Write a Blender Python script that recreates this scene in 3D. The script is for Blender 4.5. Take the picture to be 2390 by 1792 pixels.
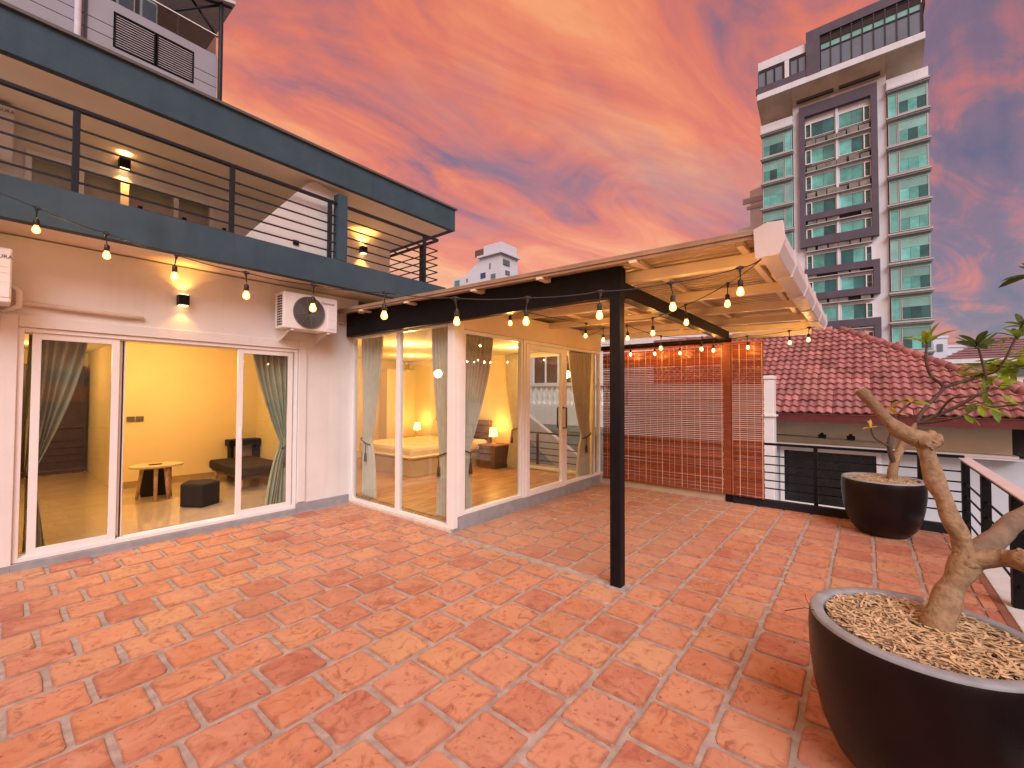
import bpy, bmesh, math, random
from math import sin, cos, pi, radians, atan2, hypot
from mathutils import Vector, Matrix, noise

for _o in list(bpy.data.objects):
    bpy.data.objects.remove(_o)
S = bpy.context.scene
C = S.collection

# ------------------------------------------------------------ camera
CAM = bpy.data.cameras.new('camera')
CAM.sensor_width = 36.0
CAM.lens = 36.0 * 1009.3 / 2390.0
CAM.clip_start = 0.05
CAM.clip_end = 3000.0
cam = bpy.data.objects.new('camera', CAM)
C.objects.link(cam)
_yaw, _pit, _rol = radians(39.241), radians(1.391), radians(0.213)
_f = Vector((cos(_yaw), sin(_yaw), 0)); _r = Vector((sin(_yaw), -cos(_yaw), 0)); _u = Vector((0, 0, 1))
_f2 = _f * cos(_pit) + _u * sin(_pit); _u2 = _u * cos(_pit) - _f * sin(_pit)
_r3 = _r * cos(_rol) + _u2 * sin(_rol); _u3 = _u2 * cos(_rol) - _r * sin(_rol)
_m = Matrix((_r3, _u3, -_f2)).transposed().to_4x4()
_m.translation = Vector((0, 0, 1.7))
cam.matrix_world = _m
S.camera = cam

# ------------------------------------------------------------ world: sunset cloud deck
W = bpy.data.worlds.new('World'); S.world = W; W.use_nodes = True
nt = W.node_tree; nt.nodes.clear()
N = nt.nodes.new; L = nt.links.new
def vmath(op, a, b=None):
    n = N('ShaderNodeVectorMath'); n.operation = op
    for i, v in enumerate((a, b)):
        if v is None: continue
        if hasattr(v, 'is_linked'): L(v, n.inputs[i])
        else: n.inputs[i].default_value = v
    return n.outputs[0]
def fmath(op, a, b=None, clamp=False):
    n = N('ShaderNodeMath'); n.operation = op; n.use_clamp = clamp
    for i, v in enumerate((a, b)):
        if v is None: continue
        if hasattr(v, 'is_linked'): L(v, n.inputs[i])
        else: n.inputs[i].default_value = v
    return n.outputs[0]
tc = N('ShaderNodeTexCoord'); sx = N('ShaderNodeSeparateXYZ'); L(tc.outputs['Generated'], sx.inputs[0])
den = fmath('ADD', fmath('MAXIMUM', sx.outputs[2], 0.0), 0.22)
px_ = fmath('DIVIDE', sx.outputs[0], den); py_ = fmath('DIVIDE', sx.outputs[1], den)
cmb = N('ShaderNodeCombineXYZ'); L(px_, cmb.inputs[0]); L(py_, cmb.inputs[1])
def skynoise(sc, det, rough, dist, seed):
    mp = N('ShaderNodeMapping'); mp.vector_type = 'TEXTURE'; L(cmb.outputs[0], mp.inputs[0])   # turn, then stretch along the wind
    mp.inputs['Location'].default_value = (seed, seed * .7, seed * .3)
    mp.inputs['Rotation'].default_value = (0, 0, radians(-18))
    mp.inputs['Scale'].default_value = tuple(1 / c for c in sc)
    n = N('ShaderNodeTexNoise'); n.inputs['Scale'].default_value = 1.0
    n.inputs['Detail'].default_value = det; n.inputs['Roughness'].default_value = rough
    n.inputs['Distortion'].default_value = dist
    L(mp.outputs[0], n.inputs['Vector']); return n.outputs[0]
n1 = skynoise((.34, 1.0, 1), 9, .54, 1.0, 8.4)
n2 = skynoise((.30, .55, 1), 5, .5, .5, 2.2)
n3 = skynoise((1.5, 3.9, 1), 8, .6, 1.6, 5.3)
val = fmath('ADD', fmath('MULTIPLY', n1, .58), fmath('MULTIPLY', n3, .26))
val = fmath('ADD', val, fmath('MULTIPLY', fmath('SUBTRACT', n2, .265), .5))
cr = N('ShaderNodeValToRGB'); e = cr.color_ramp.elements
def lin(r, g, b):
    f = lambda c: (c / 255 / 12.92) if c <= 10 else ((c / 255 + .055) / 1.055) ** 2.4
    return (f(r), f(g), f(b), 1)
stops = [(.37, (92, 84, 108)), (.43, (128, 96, 112)), (.46, (180, 102, 98)), (.50, (222, 114, 80)), (.55, (240, 140, 86)), (.63, (250, 184, 116))]
e[0].position, e[0].color = stops[0][0], lin(*stops[0][1]); e[1].position, e[1].color = stops[-1][0], lin(*stops[-1][1])
for p_, c_ in stops[1:-1]:
    q_ = e.new(p_); q_.color = lin(*c_)
L(val, cr.inputs[0])
# blue-grey veil patches
vr = N('ShaderNodeValToRGB'); vr.color_ramp.elements[0].position = .54; vr.color_ramp.elements[1].position = .72
L(skynoise((.45, 1.0, 1), 6, .6, .6, 21.3), vr.inputs[0])
mx = N('ShaderNodeMixRGB'); mx.inputs[2].default_value = lin(128, 122, 142)
L(fmath('MULTIPLY', vr.outputs[0], .75), mx.inputs[0]); L(cr.outputs[0], mx.inputs[1])
# a clear-sky share from the Sky Texture behind the thin clouds
sk = N('ShaderNodeTexSky'); sk.sky_type = 'NISHITA'; sk.sun_disc = False
sk.sun_elevation = radians(30); sk.sun_rotation = radians(232)
b1 = N('ShaderNodeBackground'); L(mx.outputs[0], b1.inputs[0]); b1.inputs[1].default_value = .475
b2 = N('ShaderNodeBackground'); L(sk.outputs[0], b2.inputs[0]); b2.inputs[1].default_value = .012
ad = N('ShaderNodeAddShader'); L(b1.outputs[0], ad.inputs[0]); L(b2.outputs[0], ad.inputs[1])
ow = N('ShaderNodeOutputWorld'); L(ad.outputs[0], ow.inputs[0])

# ------------------------------------------------------------ soft key light: the bright open sky behind the camera
sl = bpy.data.lights.new('sun', 'SUN'); sl.energy = 1.5; sl.angle = radians(42); sl.color = (1.0, .95, .98)
so = bpy.data.objects.new('sun', sl); C.objects.link(so)
_d = Vector((.55, .62, -.72)).normalized()
so.rotation_euler = _d.to_track_quat('-Z', 'Y').to_euler()

S.view_settings.view_transform = 'Standard'; S.view_settings.look = 'None'
S.view_settings.exposure = 1.05; S.view_settings.gamma = 1.0
S.render.engine = 'CYCLES'
S.cycles.use_denoising = True
S.cycles.max_bounces = 8; S.cycles.transparent_max_bounces = 16
S.cycles.diffuse_bounces = 4; S.cycles.glossy_bounces = 3; S.cycles.transmission_bounces = 6
S.cycles.caustics_reflective = False; S.cycles.caustics_refractive = False
S.cycles.sample_clamp_indirect = 6.0

# ============================================================ helpers
random.seed(7)
MATS = {}
def mat(name, col, rough=.6, metal=0., var=.12, scale=6., bump=.0, bscale=40., stain=None, coat=0., spec=.5, scol=None, sscale=1.6, streak=0., rnd=0.):
    """procedural paint / plaster / metal: colour varied by noise in world space, optional stains and relief"""
    if name in MATS: return MATS[name]
    m = bpy.data.materials.new(name); m.use_nodes = True; t = m.node_tree; b = t.nodes['Principled BSDF']
    g = t.nodes.new('ShaderNodeNewGeometry')
    n = t.nodes.new('ShaderNodeTexNoise'); n.inputs['Scale'].default_value = scale; n.inputs['Detail'].default_value = 5
    t.links.new(g.outputs['Position'], n.inputs['Vector'])
    r = t.nodes.new('ShaderNodeValToRGB'); r.color_ramp.elements[0].position = .3; r.color_ramp.elements[1].position = .72
    r.color_ramp.elements[0].color = tuple(c * (1 - var) for c in col) + (1,)
    r.color_ramp.elements[1].color = tuple(min(1, c * (1 + var * .7)) for c in col) + (1,)
    t.links.new(n.outputs[0], r.inputs[0]); out = r.outputs[0]
    if stain:
        n2 = t.nodes.new('ShaderNodeTexNoise'); n2.inputs['Scale'].default_value = sscale; n2.inputs['Detail'].default_value = 8; n2.inputs['Roughness'].default_value = .65
        t.links.new(g.outputs['Position'], n2.inputs['Vector'])
        r2 = t.nodes.new('ShaderNodeValToRGB'); r2.color_ramp.elements[0].position = .52; r2.color_ramp.elements[1].position = .75
        t.links.new(n2.outputs[0], r2.inputs[0])
        mm = t.nodes.new('ShaderNodeMath'); mm.operation = 'MULTIPLY'; mm.inputs[1].default_value = stain; t.links.new(r2.outputs[0], mm.inputs[0])
        x = t.nodes.new('ShaderNodeMixRGB'); x.inputs[2].default_value = (scol or tuple(c * .5 for c in col)) + (1,)
        t.links.new(mm.outputs[0], x.inputs[0]); t.links.new(out, x.inputs[1]); out = x.outputs[0]
    if streak:                                   # rain streaks running down
        mp = t.nodes.new('ShaderNodeMapping'); mp.inputs['Scale'].default_value = (7, 7, .45); t.links.new(g.outputs['Position'], mp.inputs[0])
        n3 = t.nodes.new('ShaderNodeTexNoise'); n3.inputs['Scale'].default_value = 1.0; n3.inputs['Detail'].default_value = 6; t.links.new(mp.outputs[0], n3.inputs['Vector'])
        mr = t.nodes.new('ShaderNodeMapRange'); mr.inputs[1].default_value = .54; mr.inputs[2].default_value = .74; mr.inputs[4].default_value = streak; t.links.new(n3.outputs[0], mr.inputs[0])
        x3 = t.nodes.new('ShaderNodeMixRGB'); x3.inputs[2].default_value = tuple(c * .55 for c in col) + (1,); t.links.new(mr.outputs[0], x3.inputs[0]); t.links.new(out, x3.inputs[1]); out = x3.outputs[0]
    if rnd:                                      # each piece a little lighter or darker
        oi = t.nodes.new('ShaderNodeObjectInfo'); mr2 = t.nodes.new('ShaderNodeMapRange'); mr2.inputs[3].default_value = 1 - rnd; mr2.inputs[4].default_value = 1 + rnd; t.links.new(oi.outputs['Random'], mr2.inputs[0])
        hs = t.nodes.new('ShaderNodeHueSaturation'); t.links.new(mr2.outputs[0], hs.inputs['Value']); t.links.new(out, hs.inputs['Color']); out = hs.outputs[0]
    t.links.new(out, b.inputs['Base Color'])
    b.inputs['Roughness'].default_value = rough; b.inputs['Metallic'].default_value = metal
    b.inputs['Coat Weight'].default_value = coat; b.inputs['Specular IOR Level'].default_value = spec
    if bump:
        nb = t.nodes.new('ShaderNodeTexNoise'); nb.inputs['Scale'].default_value = bscale; nb.inputs['Detail'].default_value = 4
        t.links.new(g.outputs['Position'], nb.inputs['Vector'])
        bp = t.nodes.new('ShaderNodeBump'); bp.inputs['Strength'].default_value = bump; bp.inputs['Distance'].default_value = .01
        t.links.new(nb.outputs[0], bp.inputs['Height']); t.links.new(bp.outputs[0], b.inputs['Normal'])
    MATS[name] = m; return m
def emit(name, col, st):
    if name in MATS: return MATS[name]
    m = bpy.data.materials.new(name); m.use_nodes = True; b = m.node_tree.nodes['Principled BSDF']
    b.inputs['Base Color'].default_value = col + (1,); b.inputs['Emission Color'].default_value = col + (1,)
    b.inputs['Emission Strength'].default_value = st; MATS[name] = m; return m
def glass(name, tint=(.93, .96, .95), refl=1.0, rough=.0):
    """thin architectural pane: clear with Fresnel reflection"""
    if name in MATS: return MATS[name]
    m = bpy.data.materials.new(name); m.use_nodes = True; t = m.node_tree; t.nodes.clear()
    tr = t.nodes.new('ShaderNodeBsdfTransparent'); tr.inputs[0].default_value = tint + (1,)
    gl = t.nodes.new('ShaderNodeBsdfGlossy'); gl.inputs['Roughness'].default_value = rough; gl.inputs[0].default_value = (refl, refl, refl, 1)
    fr = t.nodes.new('ShaderNodeFresnel'); ge = t.nodes.new('ShaderNodeNewGeometry')   # a thin sheet reflects alike on both faces
    mr = t.nodes.new('ShaderNodeMapRange'); mr.inputs[3].default_value = 1.5; mr.inputs[4].default_value = 1 / 1.5
    t.links.new(ge.outputs['Backfacing'], mr.inputs[0]); t.links.new(mr.outputs[0], fr.inputs[0])
    mx = t.nodes.new('ShaderNodeMixShader'); o = t.nodes.new('ShaderNodeOutputMaterial')
    t.links.new(fr.outputs[0], mx.inputs[0]); t.links.new(tr.outputs[0], mx.inputs[1]); t.links.new(gl.outputs[0], mx.inputs[2]); t.links.new(mx.outputs[0], o.inputs[0])
    MATS[name] = m; return m

class MB:
    def __init__(s): s.v = []; s.f = []; s.sm = []
    def add(s, vs, fs, smooth=False):
        k = len(s.v); s.v += [tuple(v) for v in vs]; s.f += [tuple(i + k for i in f) for f in fs]; s.sm += [smooth] * len(fs); return s
    def box(s, x0, x1, y0, y1, z0, z1):
        return s.add([(x0, y0, z0), (x1, y0, z0), (x1, y1, z0), (x0, y1, z0), (x0, y0, z1), (x1, y0, z1), (x1, y1, z1), (x0, y1, z1)],
                     [(3, 2, 1, 0), (4, 5, 6, 7), (0, 1, 5, 4), (1, 2, 6, 5), (2, 3, 7, 6), (3, 0, 4, 7)])
    def hexa(s, b, t):
        return s.add(list(b) + list(t), [(3, 2, 1, 0), (4, 5, 6, 7), (0, 1, 5, 4), (1, 2, 6, 5), (2, 3, 7, 6), (3, 0, 4, 7)])
    def prism(s, poly, axis, a, b):
        """extrude a 2-D polygon along an axis: 'x' -> (y,z), 'y' -> (x,z), 'z' -> (x,y)"""
        def P(p, h): return {'x': (h, p[0], p[1]), 'y': (p[0], h, p[1]), 'z': (p[0], p[1], h)}[axis]
        n = len(poly); vs = [P(p, a) for p in poly] + [P(p, b) for p in poly]
        return s.add(vs, [tuple(range(n)), tuple(range(2 * n - 1, n - 1, -1))] + [(i, i + n, (i + 1) % n + n, (i + 1) % n) for i in range(n)])
    def tube(s, pts, rad, n=8, cap=True, smooth=True, wob=0., seed=0):
        pts = [Vector(p) for p in pts]; k = len(pts)
        rs = rad if isinstance(rad, (list, tuple)) else [rad] * k
        vs = []; up = None
        for i, p in enumerate(pts):
            d = (pts[min(i + 1, k - 1)] - pts[max(i - 1, 0)]).normalized()
            if up is None:
                up = Vector((0, 0, 1)) if abs(d.z) < .9 else Vector((1, 0, 0))
            a = d.cross(up).normalized(); up = a.cross(d).normalized()
            for j in range(n):
                t = 2 * pi * j / n; rr = rs[i]
                q = p + (a * cos(t) + up * sin(t)) * rr
                if wob: q += (a * cos(t) + up * sin(t)) * rr * wob * (noise.noise(Vector((q.x * 9 + seed, q.y * 9, q.z * 9))) + .16 * noise.noise(Vector((q.x * 38, q.y * 38 + seed, q.z * 30))))
                vs.append(q)
        fs = [(i * n + j, i * n + (j + 1) % n, (i + 1) * n + (j + 1) % n, (i + 1) * n + j) for i in range(k - 1) for j in range(n)]
        s.add(vs, fs, smooth)
        if cap:
            o = len(s.v) - k * n
            s.f += [tuple(o + j for j in range(n))[::-1], tuple(o + (k - 1) * n + j for j in range(n))]; s.sm += [False, False]
        return s
    def lathe(s, prof, cx, cy, n=32, smooth=True):
        vs = [(cx + r * cos(2 * pi * j / n), cy + r * sin(2 * pi * j / n), z) for r, z in prof for j in range(n)]
        return s.add(vs, [(i * n + j, i * n + (j + 1) % n, (i + 1) * n + (j + 1) % n, (i + 1) * n + j) for i in range(len(prof) - 1) for j in range(n)], smooth)
    def disc(s, cx, cy, z, r, n=24):
        return s.add([(cx + r * cos(2 * pi * j / n), cy + r * sin(2 * pi * j / n), z) for j in range(n)], [tuple(range(n))])
    def mesh(s, name, off=(0, 0, 0), bevel=0.):
        me = bpy.data.meshes.new(name)
        me.from_pydata([(x - off[0], y - off[1], z - off[2]) for x, y, z in s.v], [], s.f)
        me.update()
        me.polygons.foreach_set('use_smooth', s.sm)
        bm = bmesh.new(); bm.from_mesh(me); bmesh.ops.recalc_face_normals(bm, faces=bm.faces)
        if bevel:
            ed = [e for e in bm.edges if len(e.link_faces) == 2 and e.calc_face_angle(0) > .5]
            bmesh.ops.bevel(bm, geom=ed, offset=bevel, segments=2, profile=.5, affect='EDGES', clamp_overlap=True)
        bm.to_mesh(me); bm.free()
        return me
OFF = {}
def link(o, parent=None):
    C.objects.link(o)
    if parent is not None: o.parent = parent; OFF[o] = OFF.get(parent, (0, 0, 0))
    return o
def part(name, mb, m, parent, bevel=0.):
    """a mesh part under a thing; geometry is given in world metres"""
    me = mb.mesh(name, OFF.get(parent, (0, 0, 0)), bevel); me.materials.append(m)
    return link(bpy.data.objects.new(name, me), parent)
def inst(name, me, parent, loc, rot=(0, 0, 0), scale=(1, 1, 1)):
    o = bpy.data.objects.new(name, me); link(o, parent); k = OFF.get(parent, (0, 0, 0))
    o.location = (loc[0] - k[0], loc[1] - k[1], loc[2] - k[2]); o.rotation_euler = rot; o.scale = scale; return o
def tag(o, label, cat, group=None, kind=None):
    if label: o['label'] = label
    if cat: o['category'] = cat
    if group: o['group'] = group
    if kind: o['kind'] = kind
    return o
def thing(name, label, cat, loc, group=None):
    o = bpy.data.objects.new(name, None); o.location = loc; o.empty_display_size = .1
    C.objects.link(o); OFF[o] = tuple(loc); return tag(o, label, cat, group)
def solo(name, mb, m, label, cat, loc=None, group=None, kind=None, bevel=0.):
    """a thing that is one mesh; origin at loc"""
    loc = loc or (0, 0, 0); me = mb.mesh(name, loc, bevel); me.materials.append(m)
    o = bpy.data.objects.new(name, me); o.location = loc; C.objects.link(o); OFF[o] = tuple(loc)
    return tag(o, label, cat, group, kind)
def structure(name, mb, m, bevel=0.):
    return solo(name, mb, m, None, None, kind='structure', bevel=bevel)
def lamp(name, kind, loc, energy, col, parent=None, size=.1, d=None, spot=None, blend=.5):
    l = bpy.data.lights.new(name, kind); l.energy = energy; l.color = col
    if kind == 'AREA': l.size = size
    else: l.shadow_soft_size = size
    if spot: l.spot_size = spot; l.spot_blend = blend
    o = bpy.data.objects.new(name, l); link(o, parent); k = OFF.get(parent, (0, 0, 0))
    o.location = (loc[0] - k[0], loc[1] - k[1], loc[2] - k[2])
    if d: o.rotation_euler = Vector(d).to_track_quat('-Z', 'Y').to_euler()
    return o
def text(name, body, size, m, parent, loc, rot, ext=.001):
    cu = bpy.data.curves.new(name, 'FONT'); cu.body = body; cu.size = size; cu.extrude = ext; cu.align_x = 'LEFT'
    to = bpy.data.objects.new('t', cu); C.objects.link(to)
    bpy.context.view_layer.update()
    me = bpy.data.meshes.new_from_object(to.evaluated_get(bpy.context.evaluated_depsgraph_get()))
    bpy.data.objects.remove(to); me.name = name; me.materials.clear(); me.materials.append(m)
    return inst(name, me, parent, loc, rot)

# ------------------------------------------------------------ materials
wall_white = mat('white_wall_paint', (.74, .73, .72), .75, var=.05, scale=2.5, bump=.12, bscale=60, stain=.22, scol=(.55, .51, .48), sscale=1.1, streak=.14)
grey_paint = mat('slate_grey_paint', (.040, .078, .108), .7, var=.16, scale=3, bump=.15, bscale=50, stain=.35, scol=(.085, .11, .13), sscale=.9, spec=.3, streak=.35)
skirt_grey = mat('grey_skirting_cement', (.30, .31, .33), .8, var=.14, scale=8, bump=.2, stain=.4, scol=(.19, .19, .19))
soffit_white = mat('soffit_paint', (.80, .72, .60), .8, var=.04, scale=3)
alu_white = mat('white_aluminium', (.80, .80, .80), .35, var=.03)
black_steel = mat('black_painted_steel', (.006, .006, .009), .5, var=.3, scale=10, bump=.05, stain=.3, scol=(.015, .014, .016), spec=.18)
dark_steel = mat('dark_slate_steel', (.014, .017, .026), .5, var=.2, scale=8, spec=.25)
cream_steel = mat('cream_painted_steel', (.74, .62, .46), .45, var=.08, scale=4, stain=.25, scol=(.52, .38, .24))
sheet_steel = mat('ribbed_roof_sheet', (.46, .35, .25), .42, var=.12, scale=3, stain=.35, scol=(.30, .21, .14))
edge_brown = mat('weathered_sheet_edge', (.34, .23, .16), .5, var=.2, scale=5, stain=.3)
gutter_white = mat('white_gutter_pvc', (.64, .58, .58), .4, var=.05, stain=.3, scol=(.5, .42, .36))
pane = glass('clear_pane')
rubber = mat('black_rubber', (.008, .008, .009), .5, var=.2)
bulb_core = emit('bulb_filament', (1.0, .54, .17), 330.)
bulb_mat = bpy.data.materials.new('amber_bulb_glass'); bulb_mat.use_nodes = True
_t = bulb_mat.node_tree; _t.nodes.clear(); _e = _t.nodes.new('ShaderNodeEmission'); _e.inputs[0].default_value = (1, .42, .09, 1); _e.inputs[1].default_value = 1.6
_tr = _t.nodes.new('ShaderNodeBsdfTransparent'); _tr.inputs[0].default_value = (1, .86, .62, 1); _ad = _t.nodes.new('ShaderNodeAddShader'); _oo = _t.nodes.new('ShaderNodeOutputMaterial')
_t.links.new(_e.outputs[0], _ad.inputs[0]); _t.links.new(_tr.outputs[0], _ad.inputs[1]); _t.links.new(_ad.outputs[0], _oo.inputs[0])
lens_mat = emit('lamp_lens', (1.0, .62, .25), 2.5)
down_mat = emit('downlight_lens', (1.0, .80, .50), 9.)
# ============================================================ ground and terrace floor
g = MB(); g.box(-900, 900, -900, 900, -10.4, -10.0)
structure('ground', g, mat('street_ground', (.11, .11, .11), .9, var=.3, scale=.2, stain=.5, scol=(.16, .15, .13), sscale=.05))
b = MB(); b.box(-3.2, 7.9, -1.02, 12.9, -10.0, -.30)
bld = thing('lower_storeys', 'plain white lower storeys under the roof terrace', 'building', (0, 0, -10))
part('wall', b, wall_white, bld)

mortar = mat('cement_joint', (.40, .34, .305), .9, var=.25, scale=14, bump=.4, bscale=80, stain=.5, scol=(.22, .19, .16), sscale=3)
fl = MB(); fl.box(-3.0, 7.66, -.83, 6.30, -.29, -.010)
floor = structure('terrace_floor', fl, mortar)

def tile_material(name, per_island):
    m = bpy.data.materials.new(name); m.use_nodes = True; t = m.node_tree; b = t.nodes['Principled BSDF']; n = t.nodes.new; l = t.links.new
    geo = n('ShaderNodeNewGeometry')
    if per_island: rnd = geo.outputs['Random Per Island']
    else: rnd = n('ShaderNodeObjectInfo').outputs['Random']
    cr = n('ShaderNodeValToRGB'); el = cr.color_ramp.elements
    cols = [(0, (.40, .14, .095)), (.12, (.44, .175, .12)), (.28, (.51, .235, .155)), (.42, (.53, .235, .13)), (.56, (.49, .20, .115)), (.70, (.57, .275, .165)), (.82, (.52, .255, .18)), (.92, (.53, .27, .15)), (1, (.56, .33, .19))]
    el[0].position = 0; el[0].color = cols[0][1] + (1,); el[1].position = 1; el[1].color = cols[-1][1] + (1,)
    for p, c in cols[1:-1]: el.new(p).color = c + (1,)
    l(rnd, cr.inputs[0])
    add = n('ShaderNodeVectorMath'); add.operation = 'MULTIPLY_ADD'; add.inputs[1].default_value = (1, 1, 1)
    sc = n('ShaderNodeVectorMath'); sc.operation = 'SCALE'; sc.inputs[0].default_value = (37, 17, 29); l(rnd, sc.inputs['Scale'])
    l(geo.outputs['Position'], add.inputs[0]); l(sc.outputs[0], add.inputs[2])
    def nz(s, d, r, dist=0):
        q = n('ShaderNodeTexNoise'); q.inputs['Scale'].default_value = s; q.inputs['Detail'].default_value = d; q.inputs['Roughness'].default_value = r; q.inputs['Distortion'].default_value = dist
        l(add.outputs[0], q.inputs['Vector']); return q.outputs[0]
    def ramp(src, a, b_, mul=1.):
        q = n('ShaderNodeMapRange'); q.inputs[1].default_value = a; q.inputs[2].default_value = b_; q.inputs[4].default_value = mul; l(src, q.inputs[0]); return q.outputs[0]
    def mixc(fac, a, col, mode='MIX'):
        q = n('ShaderNodeMixRGB'); q.blend_type = mode; l(fac, q.inputs[0]); l(a, q.inputs[1]); q.inputs[2].default_value = col + (1,); return q.outputs[0]
    c = cr.outputs[0]
    c = mixc(ramp(nz(4.5, 3, .5, 1.6), .42, .72, .55), c, (.60, .335, .21))       # pale swirls of the clay
    c = mixc(ramp(nz(7, 4, .55, 2.4), .52, .68, .75), c, (.29, .095, .06))      # darker fired patches
    c = mixc(ramp(nz(3.6, 5, .6, .8), .54, .72, .55), c, (.58, .33, .24))
    c = mixc(ramp(nz(2.6, 8, .7, 1.5), .62, .72, .6), c, (.24, .15, .10))          # pinkish bloom
    c = mixc(ramp(nz(24, 3, .55), .66, .70, .8), c, (.17, .06, .04))           # pits and specks
    # worn, dusty ground under the canopy
    sx = n('ShaderNodeSeparateXYZ'); l(geo.outputs['Position'], sx.inputs[0])
    wx = ramp(sx.outputs[0], 3.4, 3.9); wy = ramp(sx.outputs[1], 1.2, 1.9)
    mu = n('ShaderNodeMath'); mu.operation = 'MULTIPLY'; l(wx, mu.inputs[0]); l(wy, mu.inputs[1])
    big = n('ShaderNodeTexNoise'); big.inputs['Scale'].default_value = 2.2; big.inputs['Detail'].default_value = 9; big.inputs['Roughness'].default_value = .68; big.inputs['Distortion'].default_value = .8
    l(geo.outputs['Position'], big.inputs['Vector'])
    m2 = n('ShaderNodeMath'); m2.operation = 'MULTIPLY'; l(mu.outputs[0], m2.inputs[0]); l(ramp(big.outputs[0], .30, .62, .75), m2.inputs[1])
    c = mixc(m2.outputs[0], c, (.40, .26, .19))
    c = mixc(ramp(big.outputs[0], .55, .72, .4), c, (.50, .31, .24))
    wet = n('ShaderNodeTexNoise'); wet.inputs['Scale'].default_value = .85; wet.inputs['Detail'].default_value = 7; wet.inputs['Roughness'].default_value = .6; wet.inputs['Distortion'].default_value = .7
    l(geo.outputs['Position'], wet.inputs['Vector'])
    c = mixc(ramp(wet.outputs[0], .50, .66, .38), c, (.36, .165, .105))          # broad old water marks
    c = mixc(ramp(wet.outputs[0], .46, .30, .22), c, (.60, .36, .26))            # broad bleached ground
    if not per_island:                           # rubbed, darker arrises
        tc_ = n('ShaderNodeTexCoord'); s2 = n('ShaderNodeSeparateXYZ'); l(tc_.outputs['Object'], s2.inputs[0])
        def ab(s_, k):
            q = n('ShaderNodeMath'); q.operation = 'ABSOLUTE'; l(s_, q.inputs[0]); q2 = n('ShaderNodeMath'); q2.operation = 'MULTIPLY'; q2.inputs[1].default_value = k; l(q.outputs[0], q2.inputs[0]); return q2.outputs[0]
        mxn = n('ShaderNodeMath'); mxn.operation = 'MAXIMUM'; l(ab(s2.outputs[0], 1 / .150), mxn.inputs[0]); l(ab(s2.outputs[1], 1 / .147), mxn.inputs[1])
        wn = n('ShaderNodeMath'); wn.operation = 'MULTIPLY_ADD'; wn.inputs[1].default_value = .30; l(nz(14, 4, .6, .5), wn.inputs[0]); l(mxn.outputs[0], wn.inputs[2])
        c = mixc(ramp(wn.outputs[0], 1.02, 1.17, .6), c, (.25, .105, .07))
    l(c, b.inputs['Base Color'])
    rr = n('ShaderNodeMapRange'); rr.inputs[3].default_value = .42; rr.inputs[4].default_value = .75; l(nz(6, 4, .6), rr.inputs[0]); l(rr.outputs[0], b.inputs['Roughness'])
    b.inputs['Specular IOR Level'].default_value = .35
    bp = n('ShaderNodeBump'); bp.inputs['Strength'].default_value = .5; bp.inputs['Distance'].default_value = .008; l(nz(22, 6, .65, .6), bp.inputs['Height']); l(bp.outputs[0], b.inputs['Normal'])
    return m
tile_mat = tile_material('terracotta_tile', False); tile_mat_far = tile_material('terracotta_tile_field', True)

def tile_geo(rng, w=.306, h=.300):
    ring = []
    r = .016 + rng.random() * .018
    for cx, cy, a0 in ((1, 1, 0), (-1, 1, 90), (-1, -1, 180), (1, -1, 270)):
        jx, jy = rng.uniform(-.006, .006), rng.uniform(-.006, .006); rr = r * rng.uniform(.5, 1.5)
        for a in (4, 45, 86):
            t = radians(a0 + a); ring.append((cx * (w / 2 - rr) + cos(t) * rr + jx, cy * (h / 2 - rr) + sin(t) * rr + jy))
        nx, ny = {0: (0, 1), 90: (-1, 0), 180: (0, -1), 270: (1, 0)}[a0]      # a slightly bowed edge
        ring.append((nx * (w / 2 + rng.uniform(-.006, .003)) + rng.uniform(-.05, .05) * abs(ny), ny * (h / 2 + rng.uniform(-.006, .003)) + rng.uniform(-.05, .05) * abs(nx)))
    k = len(ring)
    vs = [(x * .962, y * .962, 0) for x, y in ring] + [(x, y, -.013) for x, y in ring]
    fs = [tuple(range(k))] + [(i, k + i, k + (i + 1) % k, (i + 1) % k) for i in range(k)]
    return vs, fs
rng = random.Random(3)
tile_meshes, tile_raw = [], []
for i in range(12):
    vs, fs = tile_geo(rng); tile_raw.append((vs, fs))
    q = MB(); q.add(vs, fs); me = q.mesh('tile'); me.materials.append(tile_mat); tile_meshes.append(me)
spots = []
for j in range(22):
    y = -.72 + .335 * (j + .5)
    if y > 6.27: break
    segs = [(-2.9, 7.62)] if y < 1.62 else ([(-2.9, 3.585), (3.665, 7.62)] if y < 3.95 else [(-2.9, 3.70)])
    if y < 1.62: segs = [(-2.9, 7.62)]
    for k, (a, e_) in enumerate(segs):
        p = .334; x = a + (.167 if (j + k) % 2 else 0) * (.75 + .5 * rng.random()) - (p if k == 0 else 0)
        if k == 1: x = a
        first = True
        while x < e_ - .05:
            w = p + rng.uniform(-.006, .006)
            if k == 1 and first and j % 2: w = p * .55
            first = False
            x1 = min(x + w, e_)
            if x1 - x > .06: spots.append(((x + x1) / 2, y + rng.uniform(-.004, .004), x1 - x))
            x = x1
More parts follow.
